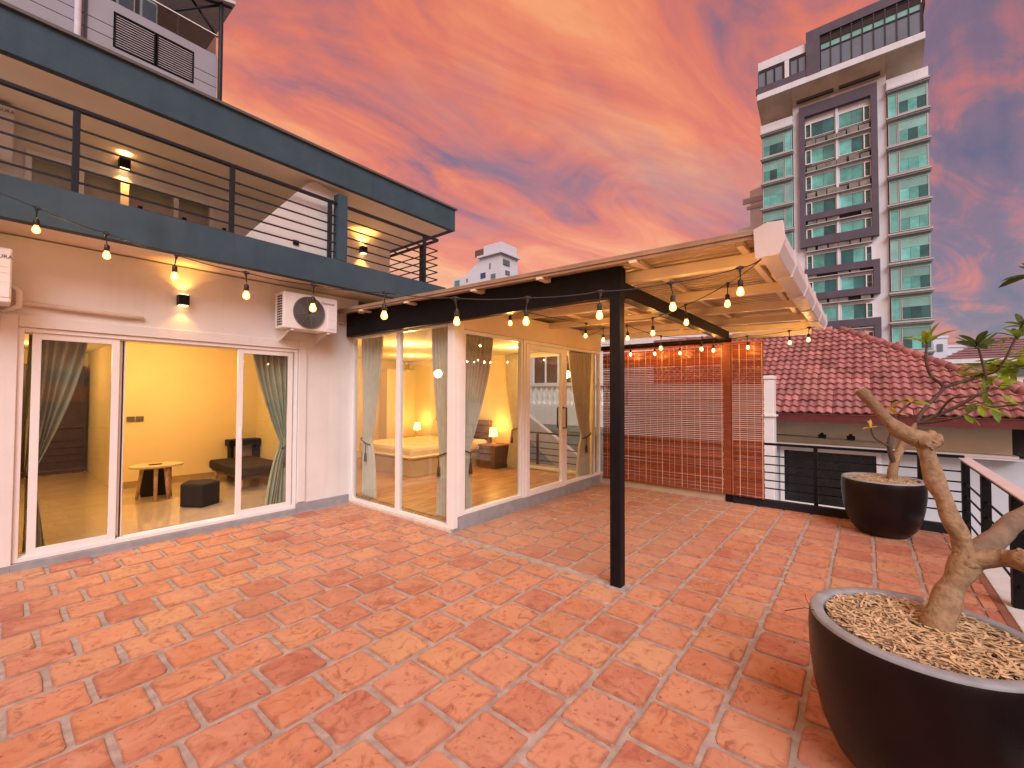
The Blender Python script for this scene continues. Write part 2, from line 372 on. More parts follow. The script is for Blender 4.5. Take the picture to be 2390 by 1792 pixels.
# first row beside the kerb: cut tiles
x = -2.9
while x < 7.5:
    spots.append((x + .167, -.765, .334)); x += .334
def seen(p):
    d = Vector((p[0], p[1], -1.7)); z = d.dot(_f2)
    if z < .4: return 0
    u, v = d.dot(_r3) / z, d.dot(_u3) / z
    if abs(u) > 1.21 or abs(v) > .93: return 0
    return 1 / z ** 2
spots.sort(key=lambda p: -seen(p))
far = MB()
for i, (x, y, w) in enumerate(spots):
    vs, fs = tile_raw[i % 12]; me = tile_meshes[i % 12]; sxx = (w - .029) / .306; syy = .33 if y < -.7 else 1.03
    dz = rng.uniform(-.003, .0015); rz = rng.uniform(-.012, .012) + (pi if rng.random() < .5 else 0)
    if i < 300: inst('tile', me, floor, (x, y, dz), (rng.uniform(-.004, .004), rng.uniform(-.004, .004), rz), (sxx, syy, 1))
    else: far.add([(x + a * sxx * cos(rz), y + b_ * syy, dz + c) for a, b_, c in vs], fs)
o = part('tile_field', far, tile_mat_far, floor); o['kind'] = 'stuff'

# ============================================================ the house: facade, sliding door, balcony, roof
YF = 6.30
house = thing('terrace_house', 'white two-storey house front with slate grey balcony band and flat roof', 'house', (1.0, YF, 0))
w = MB()                                       # wall around the door opening (x .20-2.85, z .05-2.34)
w.box(-3.0, .20, YF, YF + .16, .0, 3.204); w.box(2.86, 3.80, YF, YF + .16, .0, 3.204); w.box(.20, 2.86, YF, YF + .16, 2.335, 3.204)
part('wall', w, wall_white, house)
a = MB()                                       # raised plaster architrave
a.box(.09, .205, YF - .025, YF + .01, .06, 2.45); a.box(2.86, 2.975, YF - .025, YF + .01, .15, 2.45); a.box(.205, 2.86, YF - .025, YF + .01, 2.335, 2.45)
part('architrave', a, wall_white, house, .006)
k = MB(); k.box(-3.0, .20, YF - .022, YF + .02, -.02, .135); part('skirting', k, skirt_grey, house, .004)
k = MB(); k.box(2.86, 3.66, YF - .022, YF + .02, -.02, .135); part('skirting', k, skirt_grey, house, .004)
k = MB(); k.box(.20, 2.86, YF - .03, YF + .16, -.02, .068)
part('door_sill', k, skirt_grey, house, .006)
k = MB()
k.add([(-3, YF - .02, .004), (3.66, YF - .02, .004), (3.66, YF - .075, -.006), (-3, YF - .11, -.006)], [(0, 1, 2, 3)])
part('mortar_fillet', k, skirt_grey, house)

def frame_rect(mb, ax, p, a0, a1, z0, z1, t, d0, d1):
    """rectangular frame of member width t in a plane; ax 'y': plane y=p spanning x, ax 'x': plane x=p spanning y"""
    for (u0, u1, w0, w1) in ((a0, a0 + t, z0, z1), (a1 - t, a1, z0, z1), (a0 + t, a1 - t, z0, z0 + t), (a0 + t, a1 - t, z1 - t, z1)):
        if ax == 'y': mb.box(u0, u1, p + d0, p + d1, w0, w1)
        else: mb.box(p + d0, p + d1, u0, u1, w0, w1)
def pane_mb(ax, p, a0, a1, z0, z1, th=.006):
    q = MB()
    if ax == 'y': q.box(a0, a1, p, p + th, z0, z1)
    else: q.box(p, p + th, a0, a1, z0, z1)
    return q
of = MB(); frame_rect(of, 'y', YF, .205, 2.855, .07, 2.333, .042, .0, .13)
for dy in (.035, .085): of.box(.247, 2.813, YF + dy, YF + dy + .006, .112, .125); of.box(.247, 2.813, YF + dy, YF + dy + .006, 2.278, 2.291)
sd = part('sliding_door', of, alu_white, house, .003)
for (a0, a1, d) in ((.30, .945, .02), (2.10, 2.795, .02)):
    q = MB(); frame_rect(q, 'y', YF, a0, a1, .113, 2.29, .062, d, d + .035); part('sash', q, alu_white, sd, .003)
    part('pane', pane_mb('y', YF + d + .015, a0 + .058, a1 - .058, .17, 2.232), pane, sd)
q = MB(); frame_rect(q, 'y', YF, .905, 1.0, .113, 2.29, .03, .066, .10); q.box(.915, .99, YF + .066, YF + .1, .12, 2.28); part('meeting_stile', q, alu_white, sd, .003)
q = MB(); q.box(2.135, 2.15, YF + .004, YF + .02, 1.10, 1.25); part('handle', q, alu_white, sd, .003)

# balcony slab and its band
k = MB(); k.box(-3.0, 5.12, 5.69, 5.80, 3.204, 3.575); k.box(5.00, 5.12, 5.80, 9.5, 3.204, 3.575)
part('balcony_band', k, grey_paint, house, .004)
k = MB(); k.box(-3.0, 5.00, 5.80, 9.6, 3.22, 3.50)
part('balcony_slab', k, soffit_white, house)
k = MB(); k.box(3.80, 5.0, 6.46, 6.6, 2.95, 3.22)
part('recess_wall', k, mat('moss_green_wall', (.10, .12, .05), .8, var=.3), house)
k = MB(); k.box(3.11, 3.245, 5.69, 5.83, 3.577, 4.52)
part('balcony_pier', k, grey_paint, house, .004)
# roof with overhang
k = MB(); k.box(-3.0, 5.30, 5.66, 5.74, 4.62, 5.0); k.box(5.22, 5.30, 5.74, 9.5, 4.62, 5.0)
part('roof_fascia', k, grey_paint, house, .004)
k = MB(); k.box(-3.02, 5.33, 5.63, 9.5, 5.0, 5.03)
part('roof_capping', k, mat('fascia_cap', (.10, .10, .10), .5), house)
k = MB(); k.box(-3.0, 5.22, 5.74, 9.5, 4.635, 4.75)
part('roof_soffit', k, soffit_white, house)
# upper wall with window opening
YU = 7.05
k = MB()
k.box(-3.0, .24, YU, YU + .15, 3.5, 4.635); k.box(2.0, 4.9, YU, YU + .15, 3.5, 4.635); k.box(.24, 2.0, YU, YU + .15, 4.36, 4.635)
k.box(4.75, 4.9, YU + .15, 9.5, 3.5, 4.635)
part('upper_wall', k, wall_white, house)
uf = MB(); frame_rect(uf, 'y', YU, .24, 2.0, 3.5, 4.36, .05, -.02, .09); uf.box(.64, .70, YU - .01, YU + .08, 3.5, 4.31); uf.box(1.02, 1.10, YU - .01, YU + .08, 3.5, 4.31); uf.box(1.55, 1.60, YU - .01, YU + .08, 3.5, 4.31)
uw = part('upper_window', uf, alu_white, house, .003)
for a0, a1 in ((.29, .64), (.70, 1.02), (1.10, 1.55), (1.60, 1.95)): part('pane', pane_mb('y', YU + .03, a0, a1, 3.5, 4.31), pane, uw)
k = MB(); k.box(-.2, 2.4, YU + .16, YU + .22, 3.5, 4.63)
part('pane_backing', k, mat('beige_backing', (.60, .56, .45), .8), house)  # added beige sheet behind the glass, lit from outside to brighten the panes
# white stair gable standing on the balcony
k = MB(); k.prism([(1.90, 3.5), (2.74, 4.56), (2.80, 4.615), (2.87, 4.632), (3.34, 4.53), (3.34, 3.5)], 'y', 5.85, 5.96)
part('stair_gable', k, wall_white, house, .004)
q = MB(); q.box(2.56, 2.63, 5.83, 5.848, 3.68, 3.74)
part('wall_tap', q, black_steel, house)

def rail_run(root, p0, p1, z0, zs, ztop, posts, th=.012, ptw=.05, toprw=.05, bm=black_steel, pm=None):
    """horizontal bar railing between two plan points; posts are fractions along the run"""
    p0, p1 = Vector((p0[0], p0[1], 0)), Vector((p1[0], p1[1], 0)); d = (p1 - p0).normalized(); n = Vector((-d.y, d.x, 0))
    def bar(a, b, zl, zh, hw):
        A, B = p0.lerp(p1, a), p0.lerp(p1, b)
        q = MB(); q.hexa([A - n * hw + Vector((0, 0, zl)), B - n * hw + Vector((0, 0, zl)), B + n * hw + Vector((0, 0, zl)), A + n * hw + Vector((0, 0, zl))],
                         [A - n * hw + Vector((0, 0, zh)), B - n * hw + Vector((0, 0, zh)), B + n * hw + Vector((0, 0, zh)), A + n * hw + Vector((0, 0, zh))]); return q
    part('top_rail', bar(0, 1, ztop - .035, ztop, toprw / 2), bm, root, .003)
    for z in zs: part('bar', bar(0, 1, z - th / 2 - .003, z + th / 2 + .003, th / 2), bm, root)
    ln = (p1 - p0).length
    for t in posts:
        h = ptw / 2 / ln; part('post', bar(max(0, t - h), min(1, t + h), z0, ztop - .036, ptw / 2 * .8), pm or bm, root, .002)
br = thing('balcony_railing', 'dark horizontal bar railing along the upper balcony left of the grey pier', 'railing', (0, 5.74, 3.575))
rail_run(br, (-3.0, 5.745), (3.10, 5.745), 3.575, (3.69, 3.82, 3.946, 4.072, 4.198), 4.40, (.31, .5755, .7885, .985), bm=dark_steel)
br2 = thing('balcony_railing', 'dark bar railing wrapping the balcony corner right of the grey pier', 'railing', (4.2, 5.74, 3.575))
rail_run(br2, (3.25, 5.745), (4.97, 5.745), 3.575, (3.69, 3.82, 3.946, 4.072, 4.198), 4.40, (.83,), bm=dark_steel)
rail_run(br2, (4.97, 5.76), (4.97, 9.4), 3.575, (3.69, 3.82, 3.946, 4.072, 4.198), 4.40, (.12, .4, .8), bm=dark_steel)

# conduit along the wall above the door
q = MB(); q.tube([(-.9, YF - .03, 2.30), (-.25, YF - .035, 2.44), (.05, YF - .035, 2.555), (.30, YF - .035, 2.56), (.75, YF - .035, 2.548), (1.0, YF - .032, 2.54), (1.13, YF - .03, 2.537)], [.026] * 6 + [.018], 10)
solo('drain_pipe', q, mat('cream_pipe', (.62, .50, .42), .5), 'cream pipe trunking sagging above the sliding door', 'pipe', (.3, YF, 2.5))
q = MB(); q.tube([(3.23, YF - .03, 2.83), (3.5, YF - .035, 2.80), (3.68, YF - .03, 2.79)], .016, 8)
solo('drain_pipe', q, MATS['cream_pipe'], 'short cream pipe right of the wall mounted air conditioner', 'pipe', (3.4, YF, 2.8))

# ============================================================ glass-walled bedroom
XG, YC, XE = 3.70, 3.97, 7.58
gr = thing('glass_bedroom', 'white framed glass bedroom jutting out onto the terrace', 'room', (XG, YC, 0))
k = MB(); k.box(XG - .03, XG + .09, YC + .02, YF, -.02, .028)
part('sill', k, mat('worn_cream_frame', (.66, .56, .47), .5, var=.15, scale=12), gr, .004)
k = MB(); k.box(XG + .012, XE, YC + .0, YC + .12, -.02, .165)
part('plinth', k, skirt_grey, gr, .006)
# corner post + frame of the front face
k = MB(); k.box(XG, XG + .085, YC - .012, YC + .06, .03, 2.61)
part('corner_post', k, alu_white, gr, .004)
k = MB(); k.box(XG + .085, XG + .17, YC - .014, YC + .05, .165, 2.61)
part('corner_post', k, alu_white, gr, .004)
def win(root, ax, p, a0, a1, z0, z1, t=.04, d0=0., d1=.06, name='window'):
    q = MB(); frame_rect(q, ax, p, a0, a1, z0, z1, t, d0, d1); f = part(name, q, alu_white, root, .003)
    part('pane', pane_mb(ax, p + (d0 + d1) / 2, a0 + t - .004, a1 - t + .004, z0 + t - .004, z1 - t + .004), pane, f); return f
win(gr, 'x', XG, YC + .062, 5.10, .03, 2.61, .042)
win(gr, 'x', XG, 5.104, YF - .005, .03, 2.61, .042)
win(gr, 'y', YC, XG + .172, 5.12, .167, 2.53, .048)
win(gr, 'y', YC, 6.30, XE - .02, .167, 2.53, .05)
k = MB(); frame_rect(k, 'y', YC, 5.124, 6.296, .155, 2.53, .055, -.012, .06); df = part('glass_door', k, alu_white, gr, .003)
k = MB(); frame_rect(k, 'y', YC, 5.182, 6.238, .17, 2.47, .085, -.022, .03); part('sash', k, alu_white, df, .003)
part('pane', pane_mb('y', YC + .0, 5.262, 6.158, .25, 2.39), pane, df)
for yy in (-.085, .09):
    q = MB(); q.tube([(6.20, YC - .02 if yy < 0 else YC + .03, 1.14), (6.20, YC + yy, 1.14), (6.20, YC + yy, 1.48), (6.20, YC - .02 if yy < 0 else YC + .03, 1.48)], .016, 8); part('handle', q, mat('bronze_handle', (.05, .03, .025), .35), df)
q = MB(); q.tube([(6.20, YC - .02, 1.03), (6.20, YC - .045, 1.03)], .018, 10); part('lock', q, alu_white, df)
k = MB(); k.box(XG + .085, XE, YC - .004, YC + .11, 2.535, 2.86)
part('header', k, mat('cream_header_paint', (.80, .68, .52), .7, var=.04), gr)
# interior shell
warm_wall = mat('warm_cream_wall', (.78, .66, .44), .8, var=.04, scale=2, bump=.05)
wood_floor = bpy.data.materials.new('oak_plank_floor'); wood_floor.use_nodes = True
_t = wood_floor.node_tree; _b = _t.nodes['Principled BSDF']; _g = _t.nodes.new('ShaderNodeNewGeometry'); _mp = _t.nodes.new('ShaderNodeMapping'); _mp.inputs['Scale'].default_value = (1.2, 9, 1)
_n = _t.nodes.new('ShaderNodeTexNoise'); _n.inputs['Scale'].default_value = 1.6; _n.inputs['Detail'].default_value = 8; _n.inputs['Distortion'].default_value = .4
_r = _t.nodes.new('ShaderNodeValToRGB'); _r.color_ramp.elements[0].color = (.26, .12, .05, 1); _r.color_ramp.elements[1].color = (.58, .34, .17, 1); _r.color_ramp.elements[0].position = .3; _r.color_ramp.elements[1].position = .7
_t.links.new(_g.outputs['Position'], _mp.inputs[0]); _t.links.new(_mp.outputs[0], _n.inputs['Vector']); _t.links.new(_n.outputs[0], _r.inputs[0]); _t.links.new(_r.outputs[0], _b.inputs['Base Color']); _b.inputs['Roughness'].default_value = .35
k = MB(); k.box(XG + .06, XE - .06, YC + .06, 9.9, -.02, .085)
part('floor_base', k, wood_floor, gr)
pm_ = []
for i in range(34):
    x0 = XG + .1; y0 = YC + .13 + i * .17
    if y0 + .165 > 9.88: break
    xs = [x0, x0 + rng.uniform(.5, 1.6), x0 + rng.uniform(2.0, 2.9), XE - .08]
    for j in range(3):
        q = MB(); q.box(xs[j] + .002, xs[j + 1] - .002, y0, y0 + .166, .085, .1 + rng.uniform(-.0008, .0008)); part('plank', q, wood_floor, gr)
k = MB(); k.box(XG + .06, XE, YC + .12, 9.9, 2.6, 2.68)
part('ceiling', k, mat('ceiling_paint', (.82, .76, .62), .85, var=.03), gr)
k = MB()
k.box(XG - .0, XG + .1, YF + .17, 9.9, -.02, 2.6)
k.box(XG, XE, 9.9, 10.0, -.02, 2.6)
k.box(7.50, XE, 5.78, 9.9, -.02, 2.6); k.box(7.50, XE, YC + .12, 4.30, -.02, 2.6); k.box(7.50, XE, 4.30, 5.78, 2.56, 2.6)
part('inner_wall', k, warm_wall, gr)
k = MB(); k.box(6.6, 7.50, 9.0 + .55, 9.9, .1, 2.35); part('wall_return', k, warm_wall, gr)
win(gr, 'x', 7.51, 4.30, 5.78, .12, 2.56, .06, 0, .05)
q = MB(); q.box(XG + .101, XG + .112, 7.05, 7.16, .42, .50); part('socket_plate', q, mat('grey_switch', (.12, .10, .09), .4), gr)
# ============================================================ pergola canopy
pg = thing('pergola_canopy', 'black steel canopy frame with cream rafters and ribbed sheet roof beside the glass bedroom', 'canopy', (3.6, 1.72, 0))
def zs(y): return 2.828 + .0212 * y
k = MB(); k.hexa([(3.58, 1.675, 2.59), (3.68, 1.675, 2.59), (3.68, 6.27, 2.59), (3.58, 6.27, 2.59)], [(3.58, 1.675, zs(1.675) - .012), (3.68, 1.675, zs(1.675) - .012), (3.68, 6.27, zs(6.27) - .012), (3.58, 6.27, zs(6.27) - .012)])
part('front_beam', k, black_steel, pg, .004)
k = MB(); k.box(3.555, 3.655, 1.675, 1.775, .0, 2.588); part('post', k, black_steel, pg, .006)
k = MB(); k.box(3.52, 3.69, 1.64, 1.81, -.008, .012); part('base_plate', k, mortar, pg, .003)
k = MB(); k.box(3.682, 7.56, 1.68, 1.77, 2.595, 2.724); part('side_beam', k, black_steel, pg, .004)
k = MB(); k.box(3.70, 7.56, 1.672, 1.778, 2.583, 2.594); part('beam_flange', k, black_steel, pg)
k = MB(); k.box(7.57, 7.65, 1.66, 1.75, .0, 2.62); part('post', k, black_steel, pg, .004)
k = MB(); k.box(7.57, 7.65, 1.752, 3.96, 2.55, 2.635); part('rear_header', k, black_steel, pg, .003)
for x in (3.70, 4.80, 5.80, 6.85, 7.66):
    q = MB(); y0, y1 = .585, (6.2 if x > 3.8 else 6.2); h0, h1 = .05, .137
    q.hexa([(x, y0, zs(y0) - h1), (x + .055, y0, zs(y0) - h1), (x + .055, y1, zs(y1) - h1), (x, y1, zs(y1) - h1)], [(x, y0, zs(y0) - h0), (x + .055, y0, zs(y0) - h0), (x + .055, y1, zs(y1) - h0), (x, y1, zs(y1) - h0)])
    part('rafter', q, cream_steel, pg, .003)
    # rolled lip of the C-section
    q = MB(); q.box(x + .055, x + .085, y0, y1, 0, .006)
    q.v = [(a, b_, c + zs(b_) - h1) for a, b_, c in q.v]; part('rafter_lip', q, cream_steel, pg)
for y in (.70, 1.49, 2.45, 3.35, 4.6, 5.8):
    q = MB(); q.box(3.50, 7.86, y - .025, y + .025, zs(y) - .049, zs(y) - .012); part('purlin', q, cream_steel, pg, .002)
prof = []                                    # trapezoid ribs running down the fall
x = 3.44
while x < 7.88:
    prof += [(x, 0), (x + .055, 0), (x + .068, .026), (x + .092, .026), (x + .105, 0)]; x += .105
q = MB(); n_ = len(prof)
for dz in (0, .006):
    q.add([(px, yy, zs(yy) + pz - .006 + dz) for yy in (.585, 3.4, 6.26) for px, pz in prof], [(r * n_ + i, r * n_ + i + 1, (r + 1) * n_ + i + 1, (r + 1) * n_ + i) for r in range(2) for i in range(n_ - 1)])
part('roof_sheet', q, sheet_steel, pg)
for i, (dx, dz0, dz1) in enumerate(((.0, -.036, -.010), (-.012, -.008, .014), (-.004, .016, .034))):
    q = MB(); xa = 3.425 + dx
    q.hexa([(xa, .585, zs(.585) + dz0), (xa + .02, .585, zs(.585) + dz0), (xa + .02, 6.26, zs(6.26) + dz0), (xa, 6.26, zs(6.26) + dz0)], [(xa, .585, zs(.585) + dz1), (xa + .02, .585, zs(.585) + dz1), (xa + .02, 6.26, zs(6.26) + dz1), (xa, 6.26, zs(6.26) + dz1)])
    part('edge_trim', q, edge_brown, pg, .002)
for y in (5.6, 4.55, 3.35, 2.45, 1.49):       # purlin ends showing under the edge
    q = MB(); q.box(3.40, 3.57, y - .03, y + .03, zs(y) - .06, zs(y) - .036); part('purlin_end', q, cream_steel, pg, .002)
gp = [(.435, 2.87), (.425, 2.76), (.455, 2.68), (.56, 2.67), (.582, 2.70), (.582, 2.865), (.572, 2.865), (.570, 2.71), (.552, 2.682), (.465, 2.69), (.44, 2.765), (.447, 2.87)]
q = MB(); q.prism(gp, 'x', 3.42, 7.92); part('gutter', q, gutter_white, pg)
q = MB(); q.prism([(.415, 2.885), (.405, 2.75), (.44, 2.66), (.585, 2.652), (.595, 2.86), (.51, 2.895)], 'x', 3.395, 3.43); part('gutter_end', q, gutter_white, pg, .003)
for x in (4.15, 5.05, 5.95, 6.85, 7.75):
    q = MB(); q.prism([(.427, 2.885), (.414, 2.755), (.447, 2.668), (.565, 2.659), (.594, 2.695), (.594, 2.87), (.58, 2.87), (.578, 2.70)] + [(.56, 2.672), (.46, 2.68), (.43, 2.76), (.44, 2.885)], 'x', x, x + .09); part('gutter_joint', q, gutter_white, pg)
q = MB(); q.box(7.66, 7.70, .60, 1.66, 2.60, 2.70); part('rear_tie', q, gutter_white, pg)

# ============================================================ kerbs and railings round the terrace
k = MB(); k.box(7.60, 7.66, 1.76, 3.96, -.02, .15)
solo('kerb', k, mat('cream_kerb', (.55, .46, .36), .7, var=.1, stain=.3), 'low cream kerb under the wide bamboo blind', 'kerb', (7.63, 2.8, 0), bevel=.005)
k = MB(); k.box(7.58, 7.655, -.83, 1.655, -.02, .115)
solo('kerb', k, dark_steel, 'dark steel kerb plate under the rear railing', 'kerb', (7.62, .4, 0), bevel=.005)
k = MB(); k.box(-3.0, 7.8, -1.05, -.855, -.29, .012)
solo('kerb', k, mat('pale_cement_coping', (.52, .55, .57), .8, var=.1, stain=.3, bump=.1), 'pale cement coping under the side railing', 'kerb', (3, -.95, 0), bevel=.006)
k = MB(); k.box(-3.0, 7.56, -.853, -.80, -.02, .004)
solo('kerb', k, mat('brown_edge_strip', (.22, .10, .07), .7, var=.2), 'narrow brown edge strip along the pale coping', 'kerb', (3, -.82, 0))
rr = thing('terrace_railing', 'black horizontal bar railing along the back behind the far planter', 'railing', (7.62, .4, .115))
rail_run(rr, (7.62, 1.65), (7.62, -.93), .117, (.284, .404, .526, .646, .775), .975, (.006, .42, .845), bm=black_steel)
rs_ = thing('terrace_railing', 'black bar railing with broad top rail coloured like reflected sky along the right edge', 'railing', (3.0, -.93, .012))
rail_run(rs_, (7.62, -.93), (-3.0, -.93), .014, (.19, .34, .49, .64), .93, (.005, .112, .22, .328, .436, .544, .652, .76, .868, .99), ptw=.085, toprw=.0651, bm=black_steel)
k = MB(); k.box(-3.0, 7.66, -.985, -.875, .931, .945); part('top_plate', k, mat('rail_top_sky_tint', (.62, .56, .58), .4, var=.06), rs_, .003)  # sky reflection on the flat top is put into this pale colour

# ============================================================ bamboo blinds
bamboo = bpy.data.materials.new('varnished_bamboo'); bamboo.use_nodes = True
_t = bamboo.node_tree; _b = _t.nodes['Principled BSDF']; _oi = _t.nodes.new('ShaderNodeObjectInfo'); _r = _t.nodes.new('ShaderNodeValToRGB')
_r.color_ramp.elements[0].color = (.13, .026, .012, 1); _r.color_ramp.elements[1].color = (.40, .095, .034, 1)
_q = _r.color_ramp.elements.new(.6); _q.color = (.24, .052, .02, 1)
_g = _t.nodes.new('ShaderNodeNewGeometry'); _mp = _t.nodes.new('ShaderNodeMapping'); _mp.inputs['Scale'].default_value = (1, 2.2, 30); _n = _t.nodes.new('ShaderNodeTexNoise'); _n.inputs['Scale'].default_value = 2; _n.inputs['Detail'].default_value = 5
_m2 = _t.nodes.new('ShaderNodeMath'); _m2.operation = 'MULTIPLY_ADD'; _m2.inputs[1].default_value = .45
_t.links.new(_g.outputs['Position'], _mp.inputs[0]); _t.links.new(_mp.outputs[0], _n.inputs['Vector']); _t.links.new(_oi.outputs['Random'], _m2.inputs[0])
_m3 = _t.nodes.new('ShaderNodeMath'); _m3.operation = 'MULTIPLY_ADD'; _m3.inputs[1].default_value = 1.3; _m3.inputs[2].default_value = -.38; _t.links.new(_n.outputs[0], _m3.inputs[0]); _t.links.new(_m3.outputs[0], _m2.inputs[2])
_t.links.new(_m2.outputs[0], _r.inputs[0]); _t.links.new(_r.outputs[0], _b.inputs['Base Color']); _b.inputs['Roughness'].default_value = .42
cordm = mat('pale_blind_cord', (.62, .40, .25), .8)
def blind(name, label, y0, y1, cords, seed):
    rg = random.Random(seed); x = 7.545
    root = thing(name, label, 'blind', (x, (y0 + y1) / 2, .12), 'bamboo blinds hung under the canopy')
    q = MB(); q.box(x - .012, x + .02, y0, y1, 2.515, 2.548); part('head_rail', q, bamboo, root, .003)
    q = MB(); q.tube([(x, y0, .135), (x, y1, .135)], .014, 8); part('bottom_rail', q, bamboo, root)
    m = MB(); m.add([(-.003, -.5, -.011), (.003, -.5, -.011), (.003, -.5, .011), (-.003, -.5, .011), (-.003, .5, -.011), (.003, .5, -.011), (.003, .5, .011), (-.003, .5, .011)], [(0, 1, 2, 3), (7, 6, 5, 4), (0, 4, 5, 1), (1, 5, 6, 2), (2, 6, 7, 3), (3, 7, 4, 0)])
    me = m.mesh('slat'); me.materials.append(bamboo)
    z = .165
    while z < 2.50:
        tight = z < .95 or (z > 2.15 and rg.random() < .75)
        tilt = rg.uniform(-.25, .25) if tight else rg.uniform(.15, .5)
        inst('slat', me, root, (x + rg.uniform(-.003, .003), (y0 + y1) / 2 + rg.uniform(-.004, .004), z), (rg.uniform(-.0022, .0022), tilt, 0), (1, y1 - y0, 1.16 if tight else 1.12))
        z += (.0262 if tight else .0315) + rg.uniform(-.0012, .0018)
    for j, c in enumerate(cords):
        wd = .006 if j % 3 == 0 else .0025
        q = MB(); q.box(x - .011, x - .008, c - wd, c + wd, .12, 2.53); part('cord', q, cordm, root)
    return root
blind('bamboo_blind', 'wide reddish bamboo blind across the back of the canopy', 1.775, 3.90, [1.80 + i * .105 + (.012 if i % 2 else -.008) for i in range(20)], 5)
blind('bamboo_blind', 'narrow reddish bamboo blind between the canopy post and the railing', 1.20, 1.655, [1.22 + i * .104 for i in range(5)], 9)
q = MB(); q.box(7.535, 7.556, 1.66, 1.772, .13, 2.55)
solo('wood_batten', q, bamboo, 'upright red brown wooden strip between the two bamboo blinds', 'batten', (7.54, 1.71, .1), bevel=.002)

# ============================================================ air conditioners
ac_white = mat('ac_casing', (.74, .72, .72), .45, var=.04, stain=.12)
ac_dark = mat('ac_grille_dark', (.04, .036, .034), .6)
ac_grey = mat('ac_grille_wire', (.20, .19, .19), .5)
def aircon(x0, z0, label, word, dy=0.):
    root = thing('air_conditioner', label, 'air conditioner', (x0, 6.05 + dy, z0 - .14), 'outdoor units on the house wall')
    W_, H_, yf, yb = .745, .485, 5.89 + dy, 6.17 + dy
    q = MB(); q.box(x0, x0 + W_, yf, yb, z0, z0 + H_); part('casing', q, ac_white, root, .012)
    q = MB(); q.box(x0 + .60, x0 + W_ - .01, yf - .006, yf + .01, z0 + .045, z0 + H_ - .03); part('service_panel', q, ac_white, root, .003)
    for i, zz in enumerate((.10, .18, .235)):
        q = MB(); q.box(x0 + .62, x0 + W_ - .03, yf - .009, yf - .002, z0 + zz + .08, z0 + zz + .087); part('panel_rib', q, ac_white, root)
    cx, cz = x0 + .335, z0 + H_ / 2 - .005
    q = MB(); n = 40; q.add([(cx + .215 * cos(2 * pi * i / n), yf - .003, cz + .215 * sin(2 * pi * i / n)) for i in range(n)], [tuple(range(n))]); part('fan_well', q, ac_dark, root)
    q = MB()
    for r in [.215 - .0145 * i for i in range(14)]:
        q.tube([(cx + r * cos(2 * pi * i / 36), yf - .010, cz + r * sin(2 * pi * i / 36)) for i in range(37)], .0028 if r < .21 else .006, 5, cap=False)
    for i in range(8):
        a = pi * i / 4 + .2; q.tube([(cx + .03 * cos(a), yf - .013, cz + .03 * sin(a)), (cx + .21 * cos(a), yf - .013, cz + .21 * sin(a))], .003, 5)
    part('fan_grille', q, ac_grey, root)
    q = MB()
    for i in range(12):
        for j in range(3): q.box(x0 - .003, x0 + .01, yf + .05 + j * .05, yf + .088 + j * .05, z0 + .04 + i * .034, z0 + .064 + i * .034)
    part('side_vents', q, ac_dark, root)
    text('lettering', word, .044, mat('ac_letter_ink', (.05, .05, .10), .5), root, (x0 + .505, yf - .008, z0 + H_ - .095), (pi / 2, 0, 0))
    for xx in (x0 + .10, x0 + .60):
        q = MB(); q.box(xx, xx + .035, 5.90 + dy, 6.30 + dy, z0 - .022, z0 - .004); q.box(xx, xx + .035, 6.285 + dy, 6.30 + dy, z0 - .16, z0 - .02)
        q.prism([(5.93 + dy, z0 - .022), (6.285 + dy, z0 - .022), (6.285 + dy, z0 - .15), (6.265 + dy, z0 - .15)], 'x', xx + .002, xx + .008); part('bracket', q, ac_white, root)
    return root
aircon(2.475, 2.57, 'white air conditioner unit on the wall right of the sliding door', 'Coutaursa')
aircon(-.60, 2.50, 'white air conditioner unit cut off by the left picture edge', 'COUTAURA')
aircon(-.60, 4.12, 'white air conditioner unit on the upper balcony wall at the left picture edge', 'COUTAURA', .75)
q = MB(); q.tube([(.16, 6.2, 2.70), (.20, 6.2, 2.66), (.20, 6.2, 2.52), (.10, 6.24, 2.47)], .025, 8)
solo('drain_pipe', q, ac_white, 'white pipe elbow beside the cut off air conditioner', 'pipe', (.15, 6.2, 2.6))

# ============================================================ wall sconces
def sconce(x, y, z, label, e=7.):
    root = thing('wall_sconce', label, 'wall lamp', (x, y, z), 'up and down wall lamps')
    q = MB(); q.box(x - .052, x + .052, y - .115, y - .005, z - .06, z + .06); part('body', q, black_steel, root, .003)
    q = MB(); q.box(x - .042, x + .042, y - .105, y - .02, z - .068, z - .0605); part('lens', q, lens_mat, root)
    q = MB(); q.box(x - .042, x + .042, y - .105, y - .02, z + .0605, z + .068); part('lens', q, lens_mat, root)
    lamp('up_light', 'SPOT', (x, y - .085, z + .072), e * .75, (1, .42, .075), root, .02, (0, .12, 1), radians(112), .75)
    lamp('down_light', 'SPOT', (x, y - .085, z - .072), e * .38, (1, .42, .075), root, .02, (0, .12, -1), radians(92), .6)
sconce(1.48, 6.30, 2.80, 'black cube wall lamp above the sliding door', 8)
sconce(1.04, 7.05, 4.50, 'black wall lamp glowing on the upper balcony wall by the window', 26)
sconce(4.30, 7.05, 4.30, 'wall lamp behind the balcony railing at the house corner', 20)

